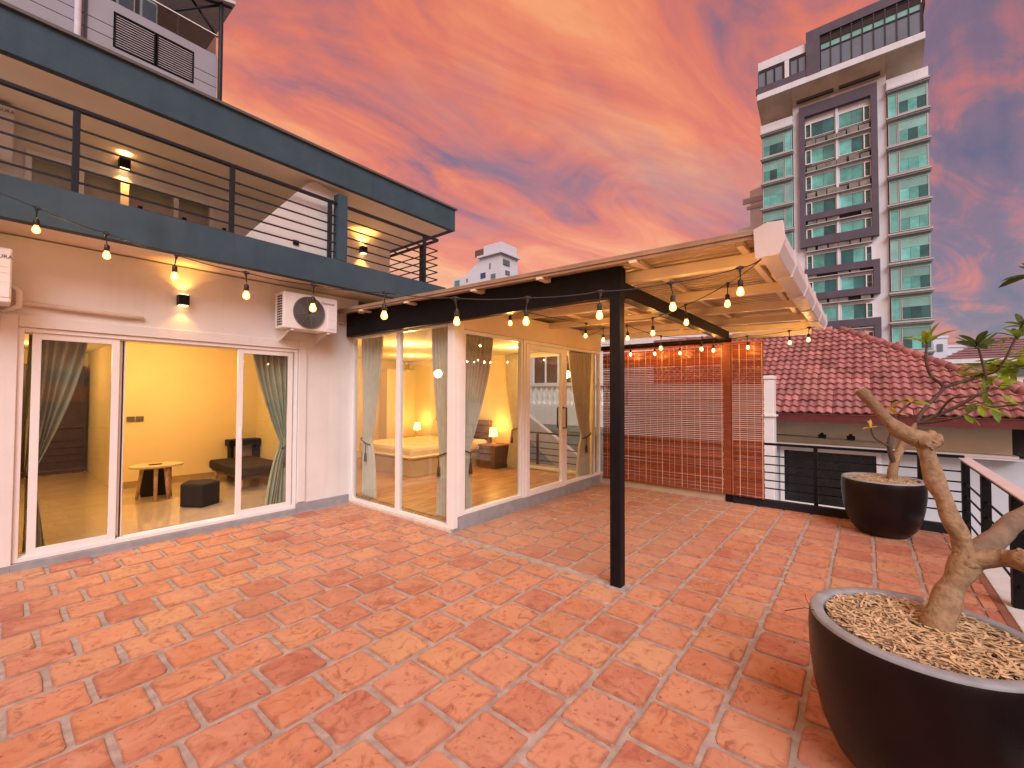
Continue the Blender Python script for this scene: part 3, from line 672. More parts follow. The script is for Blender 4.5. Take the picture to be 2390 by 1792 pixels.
# ============================================================ string lights
def strand(js, label, start=None, end=None, bulbs=None, scale=1., sway=0.):
    pts = ([start] if start else []) + js + ([end] if end else [])
    root = thing('string_light', label, 'string lights', js[0], 'festoon strings over the terrace')
    P = []
    for a, b_ in zip(pts[:-1], pts[1:]):
        for i in range(6):
            t = i / 6; p = Vector(a).lerp(Vector(b_), t); p.z -= .012 * 4 * t * (1 - t); P.append(p)
    P.append(Vector(pts[-1]))
    q = MB(); q.tube(P, .0042, 6); part('cable', q, rubber, root)
    for i, j in enumerate(js):
        if bulbs and not bulbs[i]: continue
        j = Vector(j); d = (Vector(pts[min(i + 2, len(pts) - 1)]) - Vector(pts[max(i - 1, 0)])).normalized()
        sw = Vector((.018 * sin(i * 2.3 + sway), .018 * cos(i * 1.7 + sway), 0)) * .6
        b0 = j + sw + Vector((0, 0, -.085))
        q = MB(); q.tube([j - d * .032, j - d * .012, j + d * .012, j + d * .032], [.005, .012, .012, .005], 8); q.tube([j + Vector((0, 0, .014)), j + Vector((0, 0, -.018)), j + sw * .4 + Vector((0, 0, -.04)), b0], [.007, .010, .0045, .0045], 8); part('lead', q, rubber, root)
        q = MB(); q.lathe([(.006, 0), (.014, -.006), (.018, -.016), (.018, -.052), (.016, -.056)], 0, 0, 14); q.v = [(x + b0.x, y + b0.y, z + b0.z) for x, y, z in q.v]; part('socket', q, rubber, root)
        q = MB(); q.lathe([(.012, -.054), (.014, -.061), (.020, -.074), (.0245, -.090), (.0235, -.103), (.017, -.113), (.007, -.118), (.001, -.119)], 0, 0, 12); q.v = [(x + b0.x, y + b0.y, z + b0.z) for x, y, z in q.v]; bo = part('bulb', q, bulb_mat, root)
        q = MB(); q.lathe([(.001, -.070), (.007, -.075), (.0105, -.088), (.007, -.100), (.001, -.104)], 0, 0, 8); q.v = [(x + b0.x, y + b0.y, z + b0.z) for x, y, z in q.v]; part('filament', q, bulb_core, bo)
    return root
J1 = [(.244, 5.098, 3.175), (.588, 4.614, 2.957), (.931, 4.131, 2.775), (1.26, 3.669, 2.627), (1.571, 3.231, 2.525), (1.893, 2.778, 2.459), (2.201, 2.344, 2.413), (2.511, 1.908, 2.409), (2.818, 1.477, 2.449), (3.107, 1.07, 2.505), (3.386, .678, 2.606)]
strand(J1, 'long festoon string swagged from the grey balcony to the gutter corner', (-.6, 5.72, 3.62), (3.473, .556, 2.667))
J2 = [(4.014, .899, 2.656), (4.403, 1.375, 2.594), (4.787, 1.854, 2.572)]
strand(J2, 'festoon string running diagonally under the canopy from the gutter to the side beam', (3.514, .562, 2.679), (4.95, 2.30, 2.62), sway=1)
J3 = [(7.35, 3.264, 2.60), (7.35, 2.819, 2.585), (7.35, 2.38, 2.575), (7.35, 1.858, 2.588), (7.35, 1.379, 2.60), (7.35, .84, 2.635), (7.35, .60, 2.66)]
strand(J3, 'festoon string hung along the top of the bamboo blinds', (7.4, 3.85, 2.66), (7.5, .5, 2.69), sway=2)
J4 = [(5.358, 2.425, 2.62), (6.043, 2.222, 2.53), (6.619, 1.832, 2.545)]
strand(J4, 'festoon string crossing the canopy in front of the bamboo blind', (4.95, 2.30, 2.62), (7.35, 1.79, 2.62), sway=3)
J5 = [(3.82, 3.15, 2.69), (5.282, 2.989, 2.69), (5.976, 3.086, 2.715)]
strand(J5, 'festoon string under the canopy close to the glass bedroom wall', (3.72, 3.6, 2.70), (6.8, 3.88, 2.74), sway=4)

# ============================================================ planters and frangipani trees
pot_mat = mat('dark_oxblood_glaze', (.008, .0035, .004), .33, var=.5, scale=3, spec=.28, stain=.5, scol=(.018, .005, .005), bump=.08, bscale=90)
rim_mat = mat('grey_planter_rim', (.26, .29, .32), .6, var=.2, scale=12)
mulch_mat = mat('coir_mulch', (.58, .44, .26), .9, var=.5, scale=22, stain=.35, scol=(.25, .15, .08), sscale=9)
soil_mat = mat('dark_soil', (.09, .055, .03), .95, var=.4, scale=25, bump=.6)
def planter(cx, cy, label, fibres, seed):
    root = thing('planter', label, 'planter', (cx, cy, 0), 'dark round planters')
    q = MB(); q.lathe([(.001, .0), (.20, .0), (.255, .018), (.315, .09), (.362, .20), (.392, .34), (.408, .48), (.412, .60), (.408, .655), (.405, .664)], cx, cy, 56); part('bowl', q, pot_mat, root)
    q = MB(); q.lathe([(.405, .664), (.403, .676), (.395, .681), (.362, .681), (.352, .676), (.348, .664), (.345, .58)], cx, cy, 56); part('rim', q, rim_mat, root)
    q = MB(); n = 30; q.add([(cx, cy, .648)] + [(cx + .348 * f * cos(2 * pi * j / n), cy + .348 * f * sin(2 * pi * j / n), .648 - .022 * f + .012 * noise.noise(Vector((cos(2 * pi * j / n) * 3 * f, sin(2 * pi * j / n) * 3 * f, seed)))) for f in (.33, .66, 1) for j in range(n)],
        [(0, 1 + j, 1 + (j + 1) % n) for j in range(n)] + [(1 + r * n + j, 1 + (r + 1) * n + j, 1 + (r + 1) * n + (j + 1) % n, 1 + r * n + (j + 1) % n) for r in range(2) for j in range(n)], True); part('soil', q, soil_mat, root)
    rg = random.Random(seed); q = MB()
    for i in range(fibres):                     # shredded coir: curled flat strips
        r = .335 * rg.random() ** .5; a = rg.random() * 2 * pi; p = Vector((cx + r * cos(a), cy + r * sin(a), .645 + rg.random() * .034))
        t = rg.random() * 2 * pi; ln = rg.uniform(.045, .13); wd = rg.uniform(.002, .0062); cu = rg.uniform(-2.2, 2.2); pts = []
        for s_ in range(6):
            pts.append(p.copy()); p = p + Vector((cos(t), sin(t), rg.uniform(-.25, .28))) * ln / 5; t += cu / 5
            if hypot(p.x - cx, p.y - cy) > .342: break
        if len(pts) < 2: continue
        vs = []
        for s_, c in enumerate(pts):
            d = (pts[min(s_ + 1, len(pts) - 1)] - pts[max(0, s_ - 1)]).normalized(); sd_ = d.cross(Vector((0, 0, 1))).normalized() * wd
            vs += [c - sd_, c + sd_ + Vector((0, 0, rg.uniform(-.003, .003)))]
        q.add(vs, [(2 * s_, 2 * s_ + 1, 2 * s_ + 3, 2 * s_ + 2) for s_ in range(len(pts) - 1)])
    m = part('mulch', q, mulch_mat, root); m['kind'] = 'stuff'
    return root
planter(2.647, -.177, 'large dark planter with shredded mulch at the bottom right corner', 2600, 2)
planter(7.10, -.150, 'dark planter in the far corner by the rear railing', 900, 4)
q = MB(); q.tube([(2.52, .2, .682), (2.50, .235, .690), (2.47, .27, .684), (2.44, .31, .675)], .002, 5); q.tube([(2.535, .215, .683), (2.555, .235, .71), (2.56, .24, .735)], .0016, 5)
solo('twig', q, mat('dry_twig', (.06, .025, .015), .8), 'thin dry twig lying over the rim of the large planter', 'twig', (2.52, .2, .68))

bark = mat('frangipani_bark', (.29, .195, .115), .85, var=.3, scale=40, bump=.8, bscale=50, stain=.9, scol=(.10, .055, .03), sscale=5, spec=.2)
bark2 = mat('dark_twig_bark', (.085, .05, .04), .75, var=.35, scale=14, bump=.3)
cutw = mat('pale_cut_wood', (.45, .33, .2), .8, var=.3, scale=40)
def smooth_pts(pts, rad, n=9):
    P = [Vector(p) for p in pts]; out = []; ro = []
    for i in range(len(P) - 1):
        a, b_, c, d = P[max(i - 1, 0)], P[i], P[i + 1], P[min(i + 2, len(P) - 1)]
        for j in range(n):
            t = j / n; out.append(.5 * ((2 * b_) + (c - a) * t + (2 * a - 5 * b_ + 4 * c - d) * t * t + (3 * b_ - a - 3 * c + d) * t ** 3)); ro.append(rad[i] + (rad[i + 1] - rad[i]) * t)
    out.append(P[-1]); ro.append(rad[-1]); return out, ro
def limb(root, name, pts, rad, m, wob=.25, n=12, seed=0):
    p, r = smooth_pts(pts, rad); q = MB(); q.tube(p, r, n, wob=wob, seed=seed); return part(name, q, m, root)
t1 = thing('frangipani_tree', 'bare frangipani with cut stub branches growing in the large near planter', 'tree', (2.711, -.226, .62))
limb(t1, 'trunk', [(2.695, -.215, .58), (2.711, -.226, .65), (2.771, -.274, .786), (2.817, -.317, .871), (2.858, -.355, .955), (2.872, -.36, 1.0)], [.072, .061, .052, .049, .050, .026], bark, .34, 20)
limb(t1, 'branch', [(2.85, -.352, .93), (2.862, -.335, 1.03), (2.867, -.298, 1.14), (2.89, -.28, 1.215), (2.92, -.246, 1.34), (2.935, -.231, 1.44), (2.93, -.227, 1.475)], [.046, .040, .035, .034, .033, .036, .041], bark, .5, 18, 2)
limb(t1, 'branch', [(2.945, -.255, 1.465), (2.93, -.215, 1.482), (2.916, -.163, 1.506), (2.90, -.113, 1.546), (2.882, -.047, 1.634), (2.875, .0, 1.70), (2.875, .021, 1.73)], [.038, .038, .029, .032, .027, .023, .024], bark, .45, 18, 5)
limb(t1, 'knot', [(2.925, -.225, 1.45), (2.945, -.262, 1.488), (2.95, -.285, 1.492)], [.03, .03, .026], bark, .4, 12, 7)
limb(t1, 'knot', [(2.93, -.235, 1.47), (2.955, -.25, 1.515), (2.96, -.255, 1.528)], [.032, .025, .016], bark, .4, 12, 8)
limb(t1, 'knot', [(2.90, -.215, 1.475), (2.885, -.235, 1.477)], [.026, .020], bark, .3, 12, 9)
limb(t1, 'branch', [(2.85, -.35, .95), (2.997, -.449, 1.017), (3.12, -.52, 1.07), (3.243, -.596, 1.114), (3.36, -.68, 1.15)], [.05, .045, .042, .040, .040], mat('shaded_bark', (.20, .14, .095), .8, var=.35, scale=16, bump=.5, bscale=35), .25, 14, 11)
limb(t1, 'branch', [(2.855, -.36, .96), (2.845, -.45, .992), (2.815, -.485, 1.0), (2.788, -.515, 1.01), (2.76, -.58, 1.02)], [.05, .042, .040, .045, .044], bark, .35, 14, 13)
limb(t1, 'knot', [(2.80, -.49, 1.03), (2.785, -.50, 1.052)], [.018, .012], bark, .3, 10, 15)
q = MB(); q.tube([(2.875, .0205, 1.7298), (2.8752, .024, 1.734)], .022, 12); part('cut_end', q, cutw, t1)

T = {"base": [7.208, -0.246, 0.62], "n1": [7.221, -0.269, 0.843], "l1": [7.152, -0.225, 1.065], "l2": [7.068, -0.171, 1.11], "l3": [6.927, -0.081, 1.189], "l4": [6.869, -0.046, 1.301], "u1": [7.169, -0.253, 1.262], "u2": [7.181, -0.308, 1.466], "u3": [7.228, -0.434, 1.616], "r1": [7.36, -0.371, 1.122], "r2": [7.523, -0.5, 1.341], "r3": [7.552, -0.539, 1.461], "r4": [7.693, -0.64, 1.613], "r5": [7.867, -0.781, 1.812], "ra1": [7.794, -0.665, 1.962], "ra2": [7.773, -0.616, 2.17], "ra3": [7.781, -0.634, 2.382], "rb1": [7.999, -0.945, 1.874], "rb2": [8.152, -1.136, 1.964], "rb3": [8.288, -1.274, 2.049], "rb4": [8.481, -1.449, 2.119], "rb5": [8.696, -1.653, 2.202], "s1": [7.553, -0.699, 1.466], "s2": [7.577, -0.891, 1.587], "s3": [7.626, -1.035, 1.703], "s4": [7.645, -1.14, 1.781], "s5": [7.606, -1.104, 2.058], "s6": [7.562, -1.059, 2.285], "t1": [7.37, -0.8, 1.666], "t2": [7.306, -0.959, 1.702], "t3": [7.354, -1.181, 1.797], "v1": [7.183, -0.718, 1.413], "v2": [7.116, -0.877, 1.486], "v3": [7.146, -0.997, 1.601], "w1": [7.531, -1.151, 1.577], "w2": [7.618, -1.417, 1.611], "x1": [8.057, -1.342, 2.137], "x2": [8.13, -1.44, 2.368], "x3": [8.19, -1.521, 2.571], "y1": [7.87, -1.267, 2.029], "y2": [7.844, -1.407, 2.395], "z1": [7.99, -1.616, 3.168], "z0": [8.103, -1.581, 2.776]}
t2 = thing('frangipani_tree', 'leafy frangipani with spreading dark branches growing in the far planter', 'tree', (7.208, -.246, .62))
def br_(names, r0, r1, name='branch', m=bark2):
    k = len(names); limb(t2, name, [T[n] for n in names], [r0 + (r1 - r0) * i / (k - 1) for i in range(k)], m, .12, 9)
br_(['base', 'n1', 'r1', 'r2'], .062, .030, 'trunk', bark)
br_(['n1', 'l1', 'u1', 'u2', 'u3'], .034, .009)
br_(['l1', 'l2', 'l3', 'l4'], .017, .008)
br_(['r2', 'r3', 'r4', 'r5', 'ra1', 'ra2', 'ra3'], .028, .012)
br_(['r5', 'rb1', 'rb2', 'rb3', 'rb4', 'rb5'], .020, .010)
br_(['r2', 's1', 's2', 's3', 's4', 's5', 's6'], .026, .011)
br_(['r2', 'v1', 'v2', 'v3'], .016, .008); br_(['s1', 't1', 't2', 't3'], .015, .008); br_(['s2', 'w1', 'w2'], .014, .009)
br_(['rb3', 'x1', 'x2', 'x3', 'z0', 'z1'], .015, .008); br_(['rb2', 'y1', 'y2'], .013, .009)
leaf_mats = []
for i, (c1, c2) in enumerate((((.07, .15, .02), (.20, .32, .03)), ((.14, .24, .02), (.38, .46, .04)), ((.035, .075, .03), (.09, .14, .045)), ((.50, .42, .06), (.62, .46, .08)))):
    m = mat('leaf_%s' % ('green', 'lime', 'deep', 'yellow')[i], tuple((a + b_) / 2 for a, b_ in zip(c1, c2)), .5, var=.4, scale=20, spec=.3)
    tn = m.node_tree; b_ = tn.nodes['Principled BSDF']; tl = tn.nodes.new('ShaderNodeBsdfTranslucent'); tl.inputs[0].default_value = tuple(min(1, v * 1.05) for v in c2) + (1,)   # light comes through the blade
    ms = tn.nodes.new('ShaderNodeMixShader'); ms.inputs[0].default_value = .42; tn.links.new(b_.outputs[0], ms.inputs[1]); tn.links.new(tl.outputs[0], ms.inputs[2]); tn.links.new(ms.outputs[0], tn.nodes['Material Output'].inputs[0])
    leaf_mats.append(m)
def leaf_mesh(L_, W_, droop, fold):
    q = MB(); vs = []; N_ = 7
    for i in range(N_ + 1):
        t = i / N_; w = W_ * (sin(pi * min(1, t * .92 + .04)) ** .8) * (.55 + .6 * t) * (1 if t < .96 else .3); x = L_ * t; z = -droop * L_ * t * t
        if i == 0: w = .004
        vs += [(x, -w, z + fold * w), (x, 0, z), (x, w, z + fold * w)]
    q.add(vs, [(3 * i + j, 3 * i + j + 1, 3 * i + j + 4, 3 * i + j + 3) for i in range(N_) for j in range(2)], True); return q.mesh('leaf')
leafs = []
for mi in range(4):
    row = []
    for dr, fo in ((.15, .35), (.5, .25), (-.1, .4)):
        me = leaf_mesh(.27, .050, dr, fo); me.materials.append(leaf_mats[mi]); row.append(me)
    leafs.append(row)
rgl = random.Random(12)
def cluster(p, n, kinds, size=1., up=.5, spread=.02):
    a0 = rgl.random() * 6
    for i in range(n):
        a = a0 + i * 2.4; el = up + rgl.uniform(-.5, .45)
        me = leafs[rgl.choice(kinds)][rgl.randrange(3)]; s_ = size * rgl.uniform(.7, 1.15)
        inst('leaf', me, t2, (p[0] + rgl.uniform(-spread, spread), p[1] + rgl.uniform(-spread, spread), p[2] + rgl.uniform(-spread, spread)), (rgl.uniform(-.5, .5), -el, a), (s_, s_, s_))
cluster(T['ra3'], 10, (0, 1, 1, 0), .95, .75, .03); cluster(T['s6'], 12, (0, 2, 0), 1.1, .45, .02)
cluster(T['rb3'], 18, (1, 1, 0), 1.15, .1, .10); cluster(T['rb4'], 18, (1, 1, 0), 1.1, .1, .09); cluster(T['rb2'], 12, (1, 0, 1), .9, 0, .06)
cluster(T['rb5'], 10, (1, 0), 1.1, .2, .06); cluster(T['z1'], 10, (2, 2), 1.1, .3, .02); cluster(T['x3'], 8, (2, 0), .9, .6, .02); cluster(T['y2'], 8, (2, 0), .8, .7, .02)
cluster(T['w2'], 8, (1, 1), .8, .2, .05); cluster(T['w1'], 7, (0, 0), .75, .0, .04); cluster(T['t3'], 8, (1, 0), .8, .2, .05); cluster(T['v3'], 5, (0, 1), .7, -.4, .03)
cluster(T['u3'], 4, (3, 1), .75, .1, .01); cluster(T['l4'], 4, (3,), .42, .9, .01); cluster(T['u2'], 3, (3,), .6, .2, .02); cluster(T['v2'], 3, (1, 0), .6, -.3, .02); cluster(T['s4'], 5, (0, 0), .6, 0, .04)
# ============================================================ living room behind the sliding door
marble = mat('polished_beige_floor', (.55, .44, .32), .10, var=.10, scale=2.5, coat=.3)
k = MB(); k.box(-1.5, 3.69, YF + .16, 13.0, -.02, .08); part('room_floor', k, marble, house)
k = MB(); k.box(-1.5, 3.69, YF + .16, 13.0, 2.56, 2.64); part('room_ceiling', k, MATS['ceiling_paint'], house)
k = MB()
k.box(1.42, 3.69, 9.75, 9.85, .08, 2.56); k.box(1.42, 1.5, 9.85, 12.9, .08, 2.56); k.box(-1.5, 1.42, 12.9, 13.0, .08, 2.56); k.box(-1.5, -1.4, YF + .16, 12.9, .08, 2.56)
k.box(3.6, 3.69, YF + .165, 9.75, .08, 2.56)
part('room_wall', k, warm_wall, house)
k = MB(); k.box(1.5, 3.6, 9.735, 9.75, .08, .19); part('room_skirting', k, mat('beige_skirting', (.38, .28, .17), .4), house)
dk = mat('dark_walnut', (.045, .018, .012), .4, var=.4, scale=7, stain=.3)
k = MB(); k.box(-1.3, 1.34, 12.5, 12.89, .08, 2.25); k.box(-1.3, .45, 11.9, 12.5, .08, .75)
solo('wardrobe', k, dk, 'dark walnut cupboard deep in the living room behind the left curtain', 'cupboard', (0, 12.6, .08), bevel=.01)
for i, x in enumerate((1.56, 1.68)):
    q = MB(); q.box(x, x + .105, 9.72, 9.735, 1.21, 1.30)
    solo('switch_plate', q, mat('grey_switch', (.12, .10, .09), .4), ('left' if i == 0 else 'right') + ' one of two dark switch plates on the yellow room wall', 'switch', (x, 9.73, 1.25), bevel=.004)
def downlight(x, y, z, label, e, spread=1.):
    root = thing('downlight', label, 'ceiling lamp', (x, y, z), 'recessed ceiling lamps')
    q = MB(); q.lathe([(.075, 0), (.078, -.006), (.062, -.008)], x, y, 20); q.v = [(a, b_, c + z) for a, b_, c in q.v]; part('trim', q, alu_white, root)
    q = MB(); q.disc(x, y, z - .004, .063, 18); part('lens', q, down_mat, root)
    lamp('glow', 'POINT', (x, y, z - .34), e, (1, .56, .17), root, .10)
downlight(1.9, 8.2, 2.56, 'ceiling lamp over the low table in the living room', 37)
downlight(.15, 8.4, 2.56, 'ceiling lamp behind the left sliding door curtain', 24)
downlight(.35, 11.2, 2.56, 'ceiling lamp in the passage by the walnut cupboard', 15)
downlight(4.84, 6.37, 2.60, 'ceiling lamp above the foot of the bed', 30)
downlight(6.35, 5.10, 2.60, 'ceiling lamp near the bedroom glass door', 22)
downlight(6.3, 8.2, 2.60, 'ceiling lamp above the bed pillows', 20)

oak = mat('pale_oak', (.55, .36, .19), .5, var=.25, scale=18)
blackfab = mat('black_fabric', (.012, .009, .010), .9, var=.4, scale=60, bump=.3, bscale=200)
t = thing('side_table', 'oval pale wood coffee table with splayed legs in the living room', 'table', (1.72, 8.45, .08))
n = 36; q = MB(); q.prism([(1.72 + .33 * cos(2 * pi * i / n), 8.45 + .24 * sin(2 * pi * i / n)) for i in range(n)], 'z', .575, .605); part('table_top', q, mat('pale_table_top', (.66, .52, .34), .35, var=.1), t, .004)
for (dx, dy) in ((-.2, .17), (-.05, -.2), (.2, .1), (.12, -.14)):
    q = MB(); q.tube([(1.72 + dx * .75, 8.45 + dy * .75, .575), (1.72 + dx, 8.45 + dy, .08)], [.028, .022], 8); part('leg', q, oak, t)
q = MB(); q.box(1.62, 1.78, 8.40, 8.46, .606, .618); solo('remote_control', q, black_steel, 'small black remote lying on the oval coffee table', 'remote', (1.7, 8.43, .606), bevel=.003)
q = MB(); q.prism([(1.58, 8.72), (1.95, 8.66), (2.02, 8.95), (1.62, 9.0)], 'z', .08, .50); solo('stool', q, blackfab, 'black fabric stool tucked under the coffee table', 'stool', (1.8, 8.8, .08), bevel=.02)
q = MB(); q.prism([(1.80, 7.55), (1.99, 7.27), (2.26, 7.42), (2.24, 7.72), (1.95, 7.82)], 'z', .08, .41); solo('pouf', q, blackfab, 'five-sided black fabric pouf in front of the coffee table', 'pouf', (2.0, 7.5, .08), bevel=.025)
t = thing('bench', 'long black daybed with wooden legs beside the yellow wall', 'bench', (3.0, 8.7, .08))
q = MB(); q.box(2.68, 3.45, 7.95, 9.45, .31, .47); part('cushion', q, blackfab, t, .04)
q = MB(); q.box(2.72, 3.42, 7.99, 9.41, .275, .312); part('frame', q, dk, t)
for (x, y) in ((2.78, 9.33), (2.78, 8.1), (3.36, 9.33), (3.36, 8.1)):
    q = MB(); q.tube([(x, y, .276), (x - .02, y, .08)], [.026, .018], 8); part('leg', q, oak, t)
t = thing('desk', 'black desk in the corner behind the right sliding door pane', 'desk', (3.3, 9.5, .08))
q = MB(); q.box(3.02, 3.58, 9.47, 9.72, .68, .80); part('top', q, black_steel, t, .01)
for x in (3.06, 3.5): 
    q = MB(); q.box(x, x + .05, 9.5, 9.69, .08, .68); part('leg', q, black_steel, t)

# ============================================================ curtains
curt_g = mat('sage_curtain', (.36, .38, .27), .9, var=.12, scale=9, bump=.1, bscale=300)
curt_b = mat('stone_curtain', (.62, .55, .43), .9, var=.10, scale=9, bump=.1, bscale=300)
tieb = mat('brown_tieback', (.07, .025, .015), .8)
def curtain(label, ax, p, a0, w, wt, wb, z0, z1, zt, m, folds=7, amp=.038, tassel=True, lean=0.):
    """a draped curtain: fixed edge a0, signed top width w, gathered to wt at height zt, wb at the hem"""
    sgn = 1 if w > 0 else -1; w = abs(w); NU, NV = folds * 8, 26; vs = []
    base = (a0, p, z0) if ax == 'y' else (p, a0, z0)
    for j in range(NV + 1):
        z = z1 + (z0 - z1) * j / NV
        if z > zt:
            s_ = (z1 - z) / (z1 - zt); s_ = s_ ** 1.5; ww = w + (wt - w) * s_
        else:
            s_ = (zt - z) / max(.01, zt - z0); s_ = s_ ** .6; ww = wt + (wb - wt) * s_
        am = amp * (.45 + .55 * ww / w) * (1 if z > zt else 1.0)
        for i in range(NU + 1):
            u = i / NU; a = a0 + sgn * ww * u + .010 * sin(z * 3 + u * 9)
            if z > zt: a += sgn * 0
            d = am * sin(2 * pi * folds * u + .5 * sin(z * 2.1)) + .014 * sin(5.3 * u + z * 1.7) + lean * (z1 - z)
            vs.append((a, p + d, z) if ax == 'y' else (p + d, a, z))
    q = MB(); q.add(vs, [(j * (NU + 1) + i, j * (NU + 1) + i + 1, (j + 1) * (NU + 1) + i + 1, (j + 1) * (NU + 1) + i) for j in range(NV) for i in range(NU)], True)
    root = thing('curtain', label, 'curtain', base); part('drape', q, m, root)
    am = amp * 1.1 + .012; pts = []
    for i in range(21):
        tt = i / 20 * 2 * pi; a = a0 + sgn * (wt / 2 + (wt / 2 + .012) * cos(tt)); d = am * sin(tt); zz = zt + .045 * (-cos(tt)) * 1
        pts.append((a, p + d, zz) if ax == 'y' else (p + d, a, zz))
    q = MB(); q.tube(pts, .010, 6, cap=False); part('tieback', q, tieb, root)
    if tassel:
        a = a0 + sgn * wt * .8; c = (a, p - am - .01) if ax == 'y' else (p - am - .01, a)
        q = MB(); q.tube([(c[0], c[1], zt - .02), (c[0], c[1], zt - .16), (c[0], c[1], zt - .18), (c[0], c[1], zt - .30)], [.006, .008, .018, .026], 8); part('tassel', q, tieb, root)
    return root
t = thing('balcony_bench', 'dark green slatted bench under the upper balcony window', 'bench', (1.6, 6.7, 3.575))
bgreen = mat('dark_green_wicker', (.05, .07, .045), .8, var=.4, scale=30)
for j in range(3):
    q = MB(); q.box(1.08, 2.05, 6.60 + j * .01, 6.63 + j * .01, 3.66 + j * .085, 3.715 + j * .085); part('slat', q, bgreen, t)
q = MB(); q.box(1.08, 2.05, 6.2, 6.6, 3.60, 3.66); part('seat', q, bgreen, t)
for x in (1.12, 1.55, 1.99): q = MB(); q.box(x, x + .04, 6.63, 6.67, 3.575, 3.92); part('leg', q, black_steel, t)
curtain('sage green curtain gathered behind the left sliding door pane', 'y', 6.53, .28, .45, .06, .16, .10, 2.44, .85, curt_g, 6)
curtain('sage green curtain gathered behind the right sliding door pane', 'y', 6.53, 2.82, -.50, .07, .30, .10, 2.44, .95, curt_g, 6)
curtain('pale curtain at the house wall end of the bedroom front glass', 'x', 3.86, 6.24, -.55, .24, .42, .11, 2.585, .95, curt_b, 6)
curtain('pale curtain at the corner post seen through the bedroom front glass', 'x', 3.86, 4.12, .42, .27, .30, .11, 2.585, .92, curt_b, 7)
curtain('brown shaded curtain beside the corner post on the bedroom side glass', 'y', 4.13, 3.91, .70, .26, .28, .11, 2.585, .95, curt_b, 9)
curtain('curtain at the far end of the bedroom side glass next to the blind', 'y', 4.13, 7.44, -.80, .30, .55, .11, 2.585, .92, curt_b, 8)
curtain('curtain standing between the bedside lamp and the far bedroom window', 'x', 7.36, 5.78, .42, .22, .36, .11, 2.585, .95, curt_b, 8)

# ============================================================ bedroom furniture
linen = mat('cream_bed_linen', (.78, .68, .52), .85, var=.05, scale=4, bump=.25, bscale=9)
t = thing('bed', 'double bed with cream linen on a pale box base', 'bed', (6.2, 7.6, .1))
q = MB(); q.box(5.24, 7.36, 6.74, 8.52, .10, .42); part('base', q, mat('pale_bed_base', (.58, .48, .33), .6, var=.08), t, .008)
q = MB(); q.box(5.20, 7.36, 6.70, 8.56, .425, .67); part('mattress', q, linen, t, .07)
q = MB(); vs = []
for j in range(15):
    for i in range(25):
        x = 5.17 + 1.55 * i / 24; y = 6.66 + 1.94 * j / 14
        e_ = min(i / 3, 1) * min(min(j, 14 - j) / 2, 1)
        vs.append((x, y, .48 + .21 * min(1, e_ + .0) + .012 * noise.noise(Vector((x * 4, y * 4, 1)))))
q.add(vs, [(j * 25 + i, j * 25 + i + 1, (j + 1) * 25 + i + 1, (j + 1) * 25 + i) for j in range(14) for i in range(24)], True); part('duvet', q, linen, t)
for (y, z, tl) in ((6.95, .70, .0), (7.75, .70, .1), (7.1, .78, -.1)):
    q = MB(); vs = []
    for s_ in (1, -1):
        for j in range(7):
            for i in range(7):
                u, v = i / 6 * 2 - 1, j / 6 * 2 - 1; h = .075 * (1 - u ** 4) * (1 - v ** 4)
                vs.append((7.12 + v * .06 + s_ * h * .9, y + .32 + u * .32, z + .17 + v * .19 - s_ * h * .3))
    q.add(vs[:49], [(j * 7 + i, j * 7 + i + 1, j * 7 + i + 8, j * 7 + i + 7) for j in range(6) for i in range(6)], True); q.add(vs[49:], [(j * 7 + i, j * 7 + i + 7, j * 7 + i + 8, j * 7 + i + 1) for j in range(6) for i in range(6)], True)
    part('pillow', q, linen, t)
q = MB(); q.box(7.38, 7.48, 6.70, 8.56, .10, 1.10); part('headboard', q, mat('walnut_veneer', (.16, .085, .04), .5, var=.3, scale=9), t, .01)
def nightstand(y, label, lab2):
    t = thing('nightstand', label, 'nightstand', (7.2, y, .1), 'nightstands by the bed')
    q = MB(); q.box(6.94, 7.46, y - .24, y + .24, .10, .57); part('carcass', q, mat('grey_walnut', (.09, .055, .04), .5, var=.3, scale=9), t, .004)
    q = MB(); q.box(6.92, 7.47, y - .26, y + .26, .572, .60); part('top', q, MATS['walnut_veneer'], t, .004)
    for i in range(3):
        q = MB(); q.box(6.925, 6.94, y - .23, y + .23, .115 + i * .152, .255 + i * .152); part('drawer', q, MATS['walnut_veneer'], t, .006)
    t = thing('table_lamp', lab2, 'table lamp', (7.2, y + .05, .6), 'bedside lamps')
    q = MB(); q.lathe([(.001, .60), (.06, .60), (.062, .615), (.018, .63), (.028, .66), (.018, .69), (.030, .72), (.016, .75), (.010, .80)], 7.2, y + .05, 18); part('stem', q, mat('lamp_ceramic', (.6, .45, .3), .4), t)
    q = MB(); q.lathe([(.10, .77), (.075, .96)], 7.2, y + .05, 24); part('shade', q, emit('lit_lamp_shade', (1., .55, .18), 2.2), t)
    lamp('glow', 'POINT', (7.2, y + .05, 1.02), 5., (1, .5, .13), t, .05)
    lamp('glow', 'POINT', (7.2, y + .05, .735), 2., (1, .5, .13), t, .02)
nightstand(6.36, 'wooden three-drawer nightstand by the curtain', 'lit bedside lamp next to the far curtain')
nightstand(9.02, 'wooden nightstand on the far side of the bed', 'lit bedside lamp on the far side of the bed')
q = MB(); q.box(7.488, 7.499, 9.30, 9.42, .86, .94); solo('switch_plate', q, mat('white_switch', (.8, .75, .6), .4), 'pale switch plate glowing by the far bedside lamp', 'switch', (7.49, 9.36, .9))

